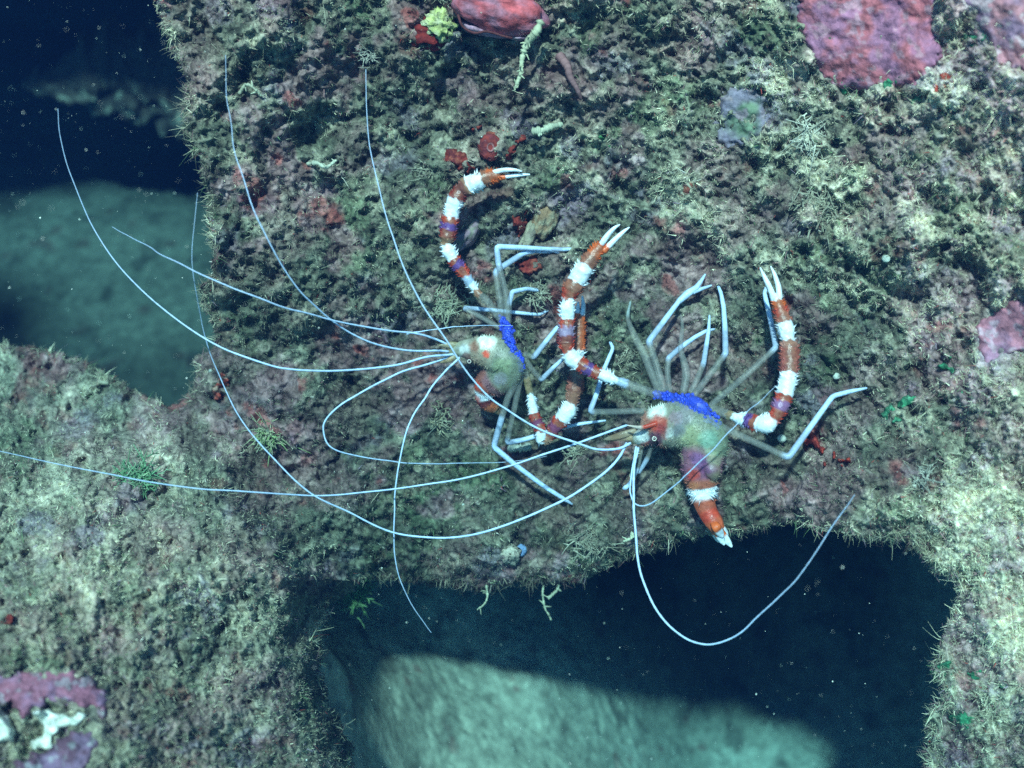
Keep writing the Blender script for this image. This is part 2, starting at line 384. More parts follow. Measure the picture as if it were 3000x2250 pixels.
# ------------------------------------------------------------------ sand floor, cave behind, unseen roof lip and sheet added to keep light off it
def warp(n, a, b, far):
    t = np.linspace(a, b, n); k = max(6, n // 14)
    return np.concatenate([a - (far * np.linspace(1, .02, k) ** 2), t, b + (far * np.linspace(.02, 1, k) ** 2)])
def far_(a, k=26): return 22 * np.linspace(.02, 1, k) ** 2
sx = np.concatenate([-7 - far_(0)[::-1], np.linspace(-7, -1.4, 190)[:-1], np.linspace(-1.4, 2.8, 370)[:-1], np.linspace(2.8, 5.5, 80), 5.5 + far_(0)])
sy = np.concatenate([2.0 - far_(0)[::-1], np.linspace(2.0, 5.6, 320)[:-1], np.linspace(5.6, 13.5, 270), 13.5 + far_(0)])
X, Y = np.meshgrid(sx, sy)
anc = []
SV = np.array(sdir)
for u_ in range(1020, 2721, 100):                       # where the lip's shadow meets the sand
    col_ = int((u_ - GU[0]) / W_GRID); r_ = [k for k in range(len(GV)) if 1400 < GV[k] < 1900 and SB[k, col_] > 12]
    if not r_: continue
    E_ = P(u_, GV[max(r_)], WLOW[max(r_), col_]); best = None
    for t_ in np.linspace(.15, 4.5, 240):
        q_ = E_ + SV * t_; d_ = (q_ - CAM) @ FWD; uu = (q_ - CAM) @ RIGHT / d_ * FPX + 1500; vv_ = -((q_ - CAM) @ UP) / d_ * FPX + 1125
        tv = np.interp(uu, [960, 1300, 1700, 2000, 2450, 2700], [1875, 1925, 2010, 2075, 2160, 2215])
        if vv_ >= tv: best = q_; break
    if best is None: best = E_ + SV * 4.5
    anc.append((best[0], best[1], best[2]))
    anc.append((best[0], best[1] - .9, best[2] + .02)); anc.append((best[0], best[1] + 1.0, best[2] + .05))
for v_ in range(1850, 2420, 80):                        # the sand banks up against the lower ledge
    row_ = int((v_ - GV[0]) / W_GRID); c_ = [k for k in range(len(GU)) if 600 < GU[k] < 1200 and SD[row_, k] > 0]
    L_ = P(GU[max(c_)], v_, WLOW[row_, max(c_)]); q_ = L_ + (L_ - CAM) / np.linalg.norm(L_ - CAM) * .12
    anc.append((q_[0], q_[1], q_[2] - .02))
anc += [(-1.5, 2.2, 1.2), (-1.6, 3.5, 1.3), (-3, 3, .9), (-3, 5.5, .5), (-1.2, 5.6, .9), (4, 3, -.8), (4, 5, -.8), (2, 2, .1), (.5, 1.6, .9)]
NR = RBF([(p[0] * 1000, p[1] * 1000, p[2]) for p in anc], lin=True)
near = np.clip(NR(X * 1000, Y * 1000), -3, 1.9)
far = .8 * sstep(6.4, 9.5, Y) * sstep(1.0, -2.0, X)
sz0 = lerp1(near, far, np.maximum(sstep(5.4, 7.2, Y), np.maximum(sstep(2.0, .5, Y), np.maximum(sstep(3.2, 5.5, X), sstep(-2.6, -5, X)))))
sz = sz0 + .03 * fbm(X / 1.0, Y / 1.0, sz0 / 1.0, seed=61, n=3) + .018 * fbm(X / .24, Y / .24, sz0 / .24, seed=62, n=3) - .016 * sstep(.2, .5, fbm(X / .13, Y / .13, sz0 / .13, seed=68, n=3)) + .006 * fbm(X / .05, Y / .05, sz0 / .05, seed=63, n=2)
scol = np.broadcast_to(np.array([.52, .53, .43]), X.shape + (3,)).copy()
scol = lerp(scol, np.array([.66, .67, .55]), sstep(.0, .4, fbm(X / .35, Y / .35, sz0 / .35, seed=66, n=4)) * .8)
scol = lerp(scol, np.array([.20, .20, .17]), sstep(.15, .5, fbm(X / .16, Y / .16, sz0 / .16, seed=64, n=4)) * .75)
scol = lerp(scol, np.array([.30, .14, .13]), sstep(.34, .55, fbm(X / .14, Y / .14, sz0 / .14, seed=65, n=3)) * .6)
scol = scol * np.array([.70, .68, .63]) * (1 + .35 * fbm(X / .03, Y / .03, sz0 / .03, seed=69, n=2))[..., None]
scol *= (1 - .972 * sstep(5.0, 6.2, Y) * (.86 + .28 * fbm(X / 1.1, Y / 1.1, seed=67, n=3)))[..., None]     # cave shade painted into the sand colour over the far floor
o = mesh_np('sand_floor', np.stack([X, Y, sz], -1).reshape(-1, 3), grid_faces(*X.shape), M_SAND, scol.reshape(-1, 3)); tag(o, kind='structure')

def rock_sheet(name, prof, x0, x1, amp, seed, col, nx=160, ny=150):
    c, _ = catmull(np.array([(0, y, z) for y, z in prof]), ny)
    xs = np.linspace(x0, x1, nx); XX = np.broadcast_to(xs[None, :], (ny, nx)); YY = np.broadcast_to(c[:, 1:2], (ny, nx)).copy(); ZZ = np.broadcast_to(c[:, 2:3], (ny, nx)).copy()
    s = np.broadcast_to(np.linspace(0, len(prof), ny)[:, None], (ny, nx))
    n1 = amp * fbm(XX / 1.6, s * 1.3, seed=seed, n=4); n2 = amp * fbm(XX / 1.3, s * 1.5, seed=seed + 5, n=4)
    YY += n1; ZZ += n2 * .6
    cc = np.broadcast_to(np.array(col), (ny, nx, 3)) * (1 + .6 * fbm(XX / .3, s * 4, seed=seed + 9, n=3))[..., None]
    o = mesh_np(name, np.stack([XX, YY, ZZ], -1).reshape(-1, 3), grid_faces(ny, nx), M_REEF, cc.reshape(-1, 3))
    return tag(o, kind='structure')
rock_sheet('cave_rock_shade_lip', [(6.5, 6.45), (6.35, 6.1), (6.6, 5.85), (7, 5.6), (10, 5.3), (12, 4.6), (13, 3), (13.2, 1), (13.3, -.6)], -22, 22, .6, 71, (.05, .055, .05), 260, 190)  # cave back wall; its unseen roof lip is shaped to shade the far sand

rock_sheet('light_block_sheet', [(4.95, 4.3), (5.3, 4.9), (5.9, 5.7), (6.5, 6.3)], -.9, 22, .2, 75, (.10, .11, .09), 120, 40)  # unseen sheet added to stop light spilling in behind the reef wall
def far_ridge():
    n, m = 120, 60
    t = np.linspace(0, 1, n)[:, None] * np.ones((1, m)); th = np.linspace(0, 2 * math.pi, m, endpoint=False)[None, :] * np.ones((n, 1))
    cu = np.interp(t, [0, .25, .55, .8, 1], [60, 180, 360, 520, 700]); cv = np.interp(t, [0, .25, .55, .8, 1], [262, 272, 262, 310, 350]); rr = np.interp(t, [0, .2, .55, .8, 1], [3, 26, 70, 80, 80])
    f = 1 + 1.3 * fbm(t * 12, np.cos(th) * 1.3, np.sin(th) * 1.3 + 4, seed=81, n=4)
    d = 9.5 - np.sin(th) * rr * f * .0025
    rr = rr * np.where(np.cos(th) > 0, 2.6, 1.0); p = P(cu, cv - 10 - np.cos(th) * rr * f, d)
    c = lerp(np.broadcast_to(np.array([.07, .055, .045]), t.shape + (3,)), np.array([.30, .28, .21]), sstep(.05, .4, fbm(t * 30, np.cos(th) * 4, np.sin(th) * 4, seed=84, n=3)) * sstep(.35, -.5, np.cos(th)))
    i = np.arange(n * m).reshape(n, m); j = np.roll(i, -1, 1)
    fq = np.stack([i[:-1], i[1:], j[1:], j[:-1]], -1).reshape(-1, 4)
    tag(mesh_np('far_rock', p.reshape(-1, 3), fq, M_REEF, c.reshape(-1, 3)), 'dim speckled rock ridge in the dark gap at the upper left', 'rock')
far_ridge()

# ------------------------------------------------------------------ short turf over the rock (one uncountable growth)
WALLN = None
def turf(name, n, seed, lmin, lmax, wpx, region, palebias=0.0, seg=3):
    g = np.random.default_rng(seed)
    u = g.uniform(region[0], region[2], n); v = g.uniform(region[1], region[3], n)
    sd_ = samp(SD, u, v); cm = samp(crust_mask, u, v); pl = samp(pale, u, v)
    dens = .5 + .5 * fbm(u / 70, v / 70, seed=seed + 1, n=3)
    clump = fbm(u / 38, v / 38, seed=seed + 2, n=2)
    ok = (sd_ > 2) & (g.random(n) > cm * .965) & (g.random(n) < np.clip(dens + .35, 0, 1) * (1 - .72 * samp(bare, u, v))) & ((name != 'shaggy_turf') | (g.random(n) < sstep(.3, .75, pl)))
    if name == 'fringe_turf': ok &= sd_ < 30
    u, v, pl, clump = u[ok], v[ok], pl[ok], clump[ok]; n = len(u)
    d = samp(WFULL, u, v) + .004
    ln = g.uniform(lmin, lmax, n) * (.7 + .6 * g.random(n)) * np.clip(1 + clump, .5, 1.7) / 750
    # direction: out of the rock (towards the water), leaning with gravity and at random
    gu = (samp(WLOW, u + 6, v) - samp(WLOW, u - 6, v)) * 750 / 12; gv = (samp(WLOW, u, v + 6) - samp(WLOW, u, v - 6)) * 750 / 12
    nx = -gu * -1.0; ny = -gv
    D = -FWD[None, :] + (np.clip(-gu, -3, 3))[:, None] * -RIGHT + (np.clip(-gv, -3, 3))[:, None] * UP
    D = -FWD[None, :] + np.clip(gu, -3, 3)[:, None] * RIGHT - np.clip(gv, -3, 3)[:, None] * UP
    D /= np.linalg.norm(D, axis=1, keepdims=True)
    rn = g.normal(size=(n, 3)) * .65
    D = D + rn + np.array([.1, 0, -.12]); D /= np.linalg.norm(D, axis=1, keepdims=True)
    bend = g.normal(size=(n, 3)) * 1.5; bend -= (bend * D).sum(1, keepdims=True) * D
    side = np.cross(D, g.normal(size=(n, 3))); side /= np.linalg.norm(side, axis=1, keepdims=True)
    p0 = P(u, v, d)
    wd = wpx / 750 * g.uniform(.6, 1.5, n)
    rows = []
    for k in range(seg + 1):
        t = k / seg
        c = p0 + D * (ln * t)[:, None] + bend * (ln * t * t * .55)[:, None]
        ww = (wd * (1 - .75 * t))[:, None]
        rows += [c - side * ww, c + side * ww]
    Vv = np.stack(rows, 1)                                  # n, 2(seg+1), 3
    b = np.arange(n)[:, None] * (2 * (seg + 1))
    Fq = np.concatenate([b + np.array([2 * k, 2 * k + 1, 2 * k + 3, 2 * k + 2]) for k in range(seg)], 0)
    pal = np.array([[.74, .70, .50], [.52, .50, .34], [.31, .29, .20], [.17, .18, .125], [.14, .24, .11], [.36, .20, .20], [.38, .07, .05], [.34, .25, .32], [.82, .79, .66]])
    pp = np.clip(pl + palebias + .5 * clump, .02, 1)
    r = g.random(n)
    idx = np.where(r < .02 + pp * .26, 0, np.where(r < .05 + pp * .66, 1, np.where(r < .34 + pp * .45, 2, np.where(r < .80 - .12 * sstep(2300, 2900, u), 3, np.where(r < .87 - .10 * sstep(2300, 2900, u), 4, np.where(r < .945, 5, np.where(r < .96, 6, np.where(r < .99, 7, 8))))))))
    cc = pal[idx] * g.uniform(.7, 1.3, (n, 1)) * (.70 + .58 * np.clip(pl, 0, 1.05))[:, None]
    mz = samp(MZ, u, v) * .36; cl = samp(CL, u, v)
    cc = lerp(cc, np.array([.34, .20, .20]) * (.45 + .8 * np.clip(pl, 0, 1))[:, None], mz * (g.random(n) < .7)) * (.74 + .36 * cl)[:, None]
    o = mesh_np(name, Vv.reshape(-1, 3), Fq, M_TURF, np.repeat(cc, 2 * (seg + 1), 0))
    return tag(o, kind='stuff')
turf('algal_turf', 430000, 101, 3, 8.5, 1.15, (-140, -120, 3140, 2370))
turf('filament_turf', 8000, 102, 10, 22, 1.1, (-140, -120, 3140, 2370), .12, 4)
turf('sediment_tufts', 210000, 103, 3, 6.5, 1.7, (-140, -120, 3140, 2370), .2, 2)
turf('fringe_turf', 520000, 105, 8, 20, 1.4, (-140, -120, 3140, 2370), .3, 3)
turf('shaggy_turf', 130000, 104, 5, 12, 1.35, (1900, -120, 3140, 2370), .15, 3)

# ------------------------------------------------------------------ crusts, sponges, tufts and strands on the reef
def patch(name, poly, label, cat, cols, lift=.05, mat=None, group=None, seed=0, bump=.02, step=4, edge=16, jit=9, scale=60, parent=None):
    poly = np.array(poly, float); lo = poly.min(0) - 30; hi = poly.max(0) + 30
    gu = np.arange(lo[0], hi[0], step); gv = np.arange(lo[1], hi[1], step); u, v = np.meshgrid(gu, gv)
    s = poly_sdf(poly, u, v) + jit * fbm(u / 26, v / 26, seed=seed, n=3)
    k = s > -4
    kf = k[:-1, :-1] & k[1:, :-1] & k[1:, 1:] & k[:-1, 1:]
    e = np.clip(s / edge, 0, 1); prof = np.sqrt(np.clip(1 - (1 - e) ** 2, 0, 1))
    d = wall(u, v) + .03 - (lift + .03) * prof - bump * fbm(u / 30, v / 30, seed=seed + 2, n=4) * prof
    d = np.where(s < 0, wall(u, v) + .06, d)
    a, b, c_ = [np.array(q) for q in cols]
    c = np.broadcast_to(a, u.shape + (3,)).copy()
    c = lerp(c, b, sstep(-.15, .4, fbm(u / scale, v / scale, seed=seed + 3, n=4)))
    c = lerp(c, c_, sstep(.18, .45, fbm(u / (scale * .4), v / (scale * .4), seed=seed + 4, n=3)))
    c = lerp(c, c * .55 + .2 * c_, sstep(14, 0, s) * .7)
    f = grid_faces(len(gv), len(gu), kf); us = np.unique(f); rl = np.full(u.size, -1); rl[us] = np.arange(len(us))
    o = mesh_np(name, P(u, v, d).reshape(-1, 3)[us], rl[f], mat or M_CRUST, c.reshape(-1, 3)[us], parent)
    return tag(o, label, cat, group) if label else o

PK = [(.36, .105, .125), (.30, .125, .20), (.36, .18, .22)]
patch('coralline_crust', CRUSTS['big'], 'large mottled pink and lilac crust at the upper right of the reef wall', 'coralline algae', PK, .018, group='pink coralline crusts', seed=201, jit=30, edge=30, bump=.012)
patch('coralline_crust', CRUSTS['corner'], 'rusty pink crust filling the top right corner of the reef', 'coralline algae', [(.34, .15, .17), (.26, .15, .22), (.42, .30, .32)], .018, group='pink coralline crusts', seed=211, jit=30, edge=30, bump=.012)
patch('coralline_crust', CRUSTS['edge'], 'smooth rose pink crust with a pale rim at the right edge of the reef', 'coralline algae', [(.38, .15, .19), (.34, .17, .25), (.44, .28, .33)], .018, group='pink coralline crusts', seed=221, jit=30, edge=30, bump=.012)
patch('coralline_crust', CRUSTS['ledge'], 'dusky purple crust curving over the lower left ledge above the white patch', 'coralline algae', [(.24, .09, .13), (.20, .11, .18), (.26, .19, .22)], .018, group='pink coralline crusts', seed=231, jit=30, edge=30, bump=.012)
patch('coralline_crust', CRUSTS['ledge_low'], 'dark maroon crust below the white patch in the lower left corner', 'coralline algae', [(.12, .06, .09), (.16, .10, .16), (.22, .2, .22)], .018, group='pink coralline crusts', seed=241, jit=30, edge=30, bump=.012)
patch('bleached_crust', [(85, 2085), (150, 2078), (200, 2092), (250, 2085), (262, 2100), (225, 2125), (180, 2130), (160, 2165), (150, 2200), (95, 2200), (80, 2185), (115, 2160), (135, 2130), (110, 2105)],
      'chalky white bleached crust between purple patches in the lower left corner', 'coralline algae', [(.66, .68, .60), (.5, .55, .45), (.75, .75, .7)], .07, seed=251, jit=12, edge=10)
patch('bleached_shell', [(-60, 2060), (0, 2062), (28, 2095), (50, 2140), (40, 2175), (0, 2180), (-60, 2190)], 'pale ribbed shell cut by the left edge near the lower corner', 'shell',
      [(.55, .58, .48), (.42, .46, .36), (.7, .7, .62)], .10, seed=261, jit=4, edge=26)

def blob(name, u, v, ru, rv, rd, label, cat, col, col2=None, mat=None, seed=0, rough=.25, sink=.35, group=None, parent=None, rot=0, n=36, ns=2.2):
    th = np.linspace(0, 2 * math.pi, n, endpoint=False); ph = np.linspace(.03, math.pi - .03, n // 2)
    T, H = np.meshgrid(th, ph); sx_, sy_, sz_ = np.sin(H) * np.cos(T), np.sin(H) * np.sin(T), np.cos(H)
    f = 1 + rough * fbm(sx_ * ns + seed, sy_ * ns, sz_ * ns + .37, seed=seed, n=4) * 1.6
    d0 = float(wall(u, v)); k = 1 / 750
    a = sx_ * ru * f * k; b = sy_ * rv * f * k; c = sz_ * rd * f * k
    ca, sa = math.cos(rot), math.sin(rot)
    a, b = a * ca - b * sa, a * sa + b * ca
    c0 = P(u, v, d0 - rd * k * (1 - 2 * sink) + .0)
    vv = c0 + a[..., None] * RIGHT - b[..., None] * UP - c[..., None] * FWD
    t = sstep(-.2, .35, fbm(sx_ * 3 + seed, sy_ * 3, sz_ * 3, seed=seed + 3, n=4))
    cc = lerp(np.broadcast_to(np.array(col), T.shape + (3,)), np.array(col2 or col), t)
    nr, nc = T.shape; i = np.arange(nr * nc).reshape(nr, nc); j = np.roll(i, -1, 1)
    fq = np.stack([i[:-1], i[1:], j[1:], j[:-1]], -1).reshape(-1, 4)
    tr = [(int(i[0, q]), int(j[0, q]), nr * nc) for q in range(nc)] + [(int(j[-1, q]), int(i[-1, q]), nr * nc + 1) for q in range(nc)]
    V_ = np.concatenate([vv.reshape(-1, 3), [vv[0].mean(0), vv[-1].mean(0)]]); C_ = np.concatenate([cc.reshape(-1, 3), [cc[0, 0], cc[-1, 0]]])
    o = mesh_np(name, V_, fq, mat or M_SPONGE, C_, parent, tris=tr)
    return tag(o, label, cat, group) if label else o

def strand(name, path, r0, r1, label, cat, col, lift=.12, branches=0, seed=0, group=None, mat=None, lifts=None, knob=.25):
    g = np.random.default_rng(seed); acc = Acc()
    p = np.array(path, float); L_ = np.linspace(.0, lift, len(p)) if lifts is None else np.array(lifts, float)
    w3 = P(p[:, 0], p[:, 1], plane(p[:, 0], p[:, 1]) * 0 + wall(p[0, 0], p[0, 1]) - L_)
    c, t = catmull(w3, 8 * len(p)); m = len(c)
    rr = np.linspace(r0, r1, m) / 750 * (1 + knob * g.normal(size=m))
    tube(acc, c, np.clip(rr, .0008, 1), np.array(col) * g.uniform(.8, 1.2, (m, 1)), 6)
    for b in range(branches):
        k = g.integers(m // 5, m - 1); dr = g.normal(size=3); dr /= np.linalg.norm(dr)
        ln = g.uniform(8, 22) / 750; q = np.array([c[k] + dr * ln * s_ + g.normal(size=3) * .002 for s_ in (0, .5, 1)])
        tube(acc, q, np.array([.7, .5, .25]) * r1 / 750 * 1.3, np.array(col) * 1.05, 5)
    o = acc.build(name, mat or M_TUFT); return tag(o, label, cat, group)

def tuft(name, u, v, size, n, label, cat, cols, seed=0, wid=1.6, group=None, droop=.4, fork=2, spread=1.0, lift0=.02):
    g = np.random.default_rng(seed); acc = Acc(); o3 = P(u, v, wall(u, v) - lift0)
    for i in range(n):
        d = -FWD * g.uniform(.25, 1) + RIGHT * g.normal() * spread + UP * (g.normal() * spread) + np.array([0, 0, -droop]); d /= np.linalg.norm(d)
        ln = size * g.uniform(.25, .75) / 750; bend = g.normal(size=3) * 1.1
        base_ = o3 + (RIGHT * g.normal() + UP * g.normal()) * size * .34 / 750
        ts = np.linspace(0, 1, 5)[:, None]; c = base_ + d * ln * ts + bend * ln * ts ** 2 * .5
        col = np.array(cols[g.integers(len(cols))]) * g.uniform(.75, 1.2)
        tube(acc, c, np.linspace(1, .4, 5) * wid / 750, col, 4)
        for f in range(fork):
            k = g.integers(1, 4); d2 = d + g.normal(size=3) * .7; d2 /= np.linalg.norm(d2); l2 = ln * g.uniform(.2, .5)
            tube(acc, c[k] + d2 * l2 * np.linspace(0, 1, 3)[:, None] + g.normal(size=3) * .0, np.array([.8, .6, .3]) * wid / 750, col * 1.08, 4)
    o = acc.build(name, M_TUFT); return tag(o, label, cat, group)

# top middle: the smooth pink lump with its seam, and the yellow-green sponge beside it
lump = blob('pink_lump', 1462, 28, 135, 62, 75, 'smooth pink and red lump with a dark lower seam at the reef top', 'sponge', (.44, .085, .095), (.34, .14, .19), M_CRUST, seed=301, rough=.12, sink=.25, rot=.26, n=64)
sm = Acc(); q = np.array([(1342, 44), (1352, 72), (1372, 90), (1396, 97), (1420, 92), (1450, 98), (1475, 106), (1500, 112)], float)
c, _ = catmull(P(q[:, 0], q[:, 1], np.array([4.70, 4.675, 4.66, 4.65, 4.645, 4.645, 4.65, 4.67])), 50); SEAM = (sm, c)
patch('pink_rim', [(1342, 58), (1372, 62), (1420, 78), (1490, 98), (1560, 104), (1578, 84), (1580, 112), (1520, 122), (1450, 112), (1400, 104), (1360, 92)], None, None, [(.34, .2, .27), (.28, .2, .32), (.4, .3, .34)], .12, seed=305, jit=3, edge=14, parent=lump)
blob('red_sponge', 1262, 95, 60, 46, 30, 'dark red sponge under the yellow green clump at the top', 'sponge', (.20, .02, .015), (.10, .012, .012), seed=311, rough=.5)
blob('yellow_sponge', 1290, 72, 44, 44, 38, 'knobbly yellow green sponge clump left of the pink lump', 'sponge', (.40, .44, .16), (.48, .48, .30), seed=312, rough=.55, ns=4, rot=.2)
strand('hanging_sponge_strand', [(1585, 62), (1570, 95), (1545, 125), (1530, 170), (1525, 215), (1508, 262)], 13, 4, 'pale yellowish strand hanging below the right end of the pink lump', 'sponge', (.48, .50, .34), .06, 26, 321, lifts=[.16, .15, .12, .10, .09, .07])
strand('brown_seaweed', [(1640, 165), (1662, 195), (1670, 225), (1690, 260), (1702, 290)], 15, 5, 'smooth brown pink blade pointing down beside the hollow near the top', 'algae', (.26, .14, .14), .05, 0, 322, lifts=[.03, .07, .07, .06, .03], knob=.05)
tuft('pale_tuft', 1085, 160, 40, 46, 'feathery white tuft at the upper end of a long antenna', 'algae', [(.5, .5, .42), (.4, .4, .34)], 331, 1.3)
blob('ring_anemone', 1437, 432, 36, 38, 20, 'round dark red anemone with a ring shaped mouth above the banded claw', 'anemone', (.24, .035, .025), (.16, .03, .035), seed=341, rough=.14, sink=.3)
an = Acc(); th = np.linspace(0, 2 * math.pi, 26); w3 = P(1437 + 9 * np.cos(th), 432 + 11 * np.sin(th), np.full(26, float(wall(1437, 432)) - .036))
tube(an, w3, np.full(26, 3.2 / 750), (.30, .12, .12), 6, cap=False)
_r = an.build('mouth_ring', M_SPONGE, bpy.data.objects['ring_anemone'])
RD = [(.22, .03, .022), (.12, .02, .02), (.32, .08, .05)]
def redpatch(poly, label, seed, cols=RD, lift=.035): patch('red_sponge', poly, label, 'sponge', cols, lift + .06 * (seed == 356), M_SPONGE, 'red encrusting sponges', seed, step=3, edge=14, jit=30, bump=.03, scale=30)
redpatch([(1395, 385), (1420, 370), (1450, 375), (1462, 395), (1440, 400), (1405, 415)], 'dark red crust just above the ring anemone', 351)
redpatch([(1478, 430), (1500, 410), (1535, 400), (1530, 440), (1505, 468), (1478, 465)], 'dark red crust right of the ring anemone', 352)
redpatch([(1295, 425), (1330, 430), (1370, 470), (1388, 490), (1345, 500), (1310, 470)], 'dark red crust left of the ring anemone, above the claw', 353)
redpatch([(1500, 640), (1545, 628), (1562, 650), (1540, 690), (1515, 700), (1498, 670)], 'dark maroon hollow crust above the left shrimp\'s folded legs', 354)
redpatch([(1520, 770), (1570, 745), (1590, 770), (1575, 800), (1530, 805)], 'dark maroon crust below the left shrimp\'s folded legs', 355)
redpatch([(2335, 1285), (2370, 1282), (2400, 1305), (2440, 1325), (2480, 1345), (2460, 1362), (2415, 1350), (2390, 1320), (2350, 1300)], 'scarlet crust beside the outstretched leg of the right shrimp', 356, [(.42, .05, .03), (.30, .04, .03), (.45, .10, .07)])
redpatch([(2725, 240), (2755, 220), (2790, 222), (2775, 255), (2745, 275), (2728, 262)], 'bright red crust at the lower right corner of the large pink crust', 357, [(.40, .06, .035), (.3, .05, .04), (.4, .2, .15)])
redpatch([(1995, 515), (2015, 490), (2035, 520), (2035, 560), (2010, 585), (1990, 555)], 'rusty orange crust high on the wall above the forked leg', 358, [(.32, .10, .06), (.22, .06, .05), (.40, .26, .18)])
redpatch([(630, 1110), (650, 1105), (660, 1130), (640, 1160), (615, 1180), (612, 1150)], 'small red crust at the notch where ledge and wall meet', 359, [(.36, .06, .04), (.26, .05, .04), (.3, .2, .15)])
redpatch([(20, 1800), (45, 1800), (48, 1830), (28, 1840), (15, 1825)], 'small round red crust near the left edge of the ledge', 360)
blob('brown_sponge', 1595, 640, 34, 62, 42, 'soft tan brown sponge lobe above the left shrimp\'s folded legs', 'sponge', (.30, .19, .11), (.34, .30, .2), seed=371, rough=.3, rot=.3)
blob('grey_sponge', 1545, 700, 20, 60, 26, 'narrow grey tan sponge finger below the tan brown lobe', 'sponge', (.30, .28, .20), (.24, .2, .16), seed=372, rough=.3, rot=.45)
blob('pink_stone', 1372, 680, 30, 62, 40, 'mauve encrusted knob right of the left shrimp\'s raised claw', 'stone', (.24, .16, .20), (.20, .19, .15), M_CRUST, seed=373, rough=.25, rot=.6)
strand('pale_tube', [(1562, 385), (1590, 382), (1612, 372), (1645, 365)], 12, 9, 'stubby pale worm tube right of the dark red crusts', 'worm tube', (.46, .49, .36), .05, 3, 381, lifts=[.07, .07, .06, .04])
strand('pale_tube', [(1490, 1315), (1512, 1312), (1535, 1313), (1552, 1306)], 11, 12, 'short pale tube under the elbow of the left shrimp\'s lower claw', 'worm tube', (.40, .44, .38), .05, 0, 382, lifts=[.06, .06, .06, .05])
tuft('pale_flake', 2385, 385, 62, 80, 'pale shaggy hanging tuft below the left part of the large pink crust', 'algae', [(.6, .6, .5), (.48, .48, .38)], 383, 2.4, droop=1.2)
strand('pale_flake', [(900, 480), (930, 478), (955, 490), (985, 470)], 6, 4, 'pale crooked scrap on the dark left half of the wall', 'algae', (.5, .52, .40), .05, 9, 384, lifts=[.03, .05, .05, .03])
tuft('pale_flake', 2690, 1400, 44, 50, 'small pale tuft right of the scarlet crust', 'algae', [(.5, .5, .42), (.4, .4, .33)], 385, 2.0)
strand('pale_flake', [(700, 275), (722, 248), (748, 262), (765, 282)], 5, 4, 'pale hook shaped scrap near the upper left edge of the wall', 'algae', (.48, .5, .36), .05, 6, 386, lifts=[.03, .05, .05, .03])
for nm, path, r0, r1, lab, br, sd_ in (
    ('hanging_strand', [(1425, 1715), (1428, 1745), (1420, 1768), (1398, 1786)], 4, 2, 'thin pale strand curling down from the overhang, leftmost of the hanging strands', 5, 391),
    ('hanging_strand', [(1592, 1715), (1590, 1745), (1598, 1785), (1606, 1798), (1614, 1815)], 3, 3, 'kinked pale strand hanging lowest under the middle of the overhang', 5, 392),
    ('hanging_strand', [(1638, 1710), (1632, 1728), (1618, 1742), (1607, 1753)], 4.5, 5, 'thick stubby strand under the overhang, right of the kinked one', 2, 393),
    ('hanging_strand', [(1850, 1560), (1855, 1572), (1838, 1582), (1826, 1586)], 5, 4, 'pale finger at the lip of the overhang beside the vertical antenna', 3, 394)):
    strand(nm, path, r0, r1, lab, 'algae', (.46, .48, .34), .1, br, sd_, 'strands hanging from the overhang', lifts=[.05] * len(path))
CR = [(.44, .43, .33), (.34, .34, .25), (.28, .26, .19)]; GN = [(.10, .34, .12), (.16, .40, .20), (.06, .24, .08)]; EM = [(.03, .36, .14), (.05, .42, .20), (.03, .25, .10)]
tuft('bushy_tuft', 1725, 1585, 62, 90, 'bushy pale tuft with stringy branches on the lip of the overhang', 'algae', CR, 401, 2.2, droop=.5)
tuft('green_tuft', 1040, 1735, 62, 130, 'bright green bushy tuft at the left end of the overhang', 'algae', [(.16, .34, .12), (.22, .40, .18), (.12, .24, .10)], 402, 2.4)
tuft('green_film', 400, 1400, 60, 150, 'pale green fluffy growth on the ledge under the long antenna', 'algae', [(.20, .40, .22), (.30, .42, .26), (.16, .32, .16)], 403, 2.6, spread=1.6, droop=0)
blob('pale_clump', 1490, 1625, 30, 28, 26, 'rounded cream clump on the lower wall above the hanging strands', 'sponge', (.46, .43, .34), (.34, .30, .24), seed=411, rough=.5, ns=4)
blob('blue_sponge', 1528, 1612, 14, 18, 16, 'small powder blue lump against the cream clump', 'sponge', (.16, .26, .46), (.2, .32, .5), seed=412, rough=.3)
tuft('cream_tuft', 790, 1275, 60, 110, 'cream and yellow green tuft where the thin antenna crosses the lower wall', 'algae', [(.48, .50, .30), (.40, .42, .28), (.34, .46, .2)], 413, 2.3, spread=1.3)
tuft('cream_tuft', 1280, 1225, 44, 80, 'cream tuft left of the left shrimp\'s tail', 'algae', [(.42, .42, .30), (.36, .34, .22)], 414, 2.2, spread=1.2)
tuft('cream_tuft', 1300, 890, 56, 100, 'fluffy pale tuft left of the left shrimp\'s folded leg', 'algae', [(.44, .46, .34), (.36, .38, .26)], 415, 2.2, spread=1.3)
tuft('cream_tuft', 1835, 1035, 36, 60, 'pale branching tuft between the two raised legs of the right shrimp', 'algae', CR, 416, 2.4, spread=1.2)
tuft('cream_tuft', 1690, 1330, 42, 70, 'pale branching tuft under the right shrimp\'s brown antenna scale', 'algae', CR, 417, 2.4, spread=1.2)
tuft('cream_tuft', 1570, 860, 40, 60, 'cream growth behind the left shrimp\'s raised legs', 'algae', CR, 418, 2.2, spread=1.2)
tuft('cream_tuft', 1255, 500, 36, 50, 'cream tuft left of the raised banded claw', 'algae', CR, 419, 2.2, spread=1.3)
tuft('cream_tuft', 2100, 40, 60, 90, 'pale shaggy tuft at the top of the wall, right of the pink lump', 'algae', CR, 420, 2.8, droop=.6)
tuft('cream_tuft', 2400, 610, 80, 130, 'long pale shaggy patch above and right of the right shrimp\'s claw', 'algae', CR, 421, 3.0, spread=1.5, droop=.5)
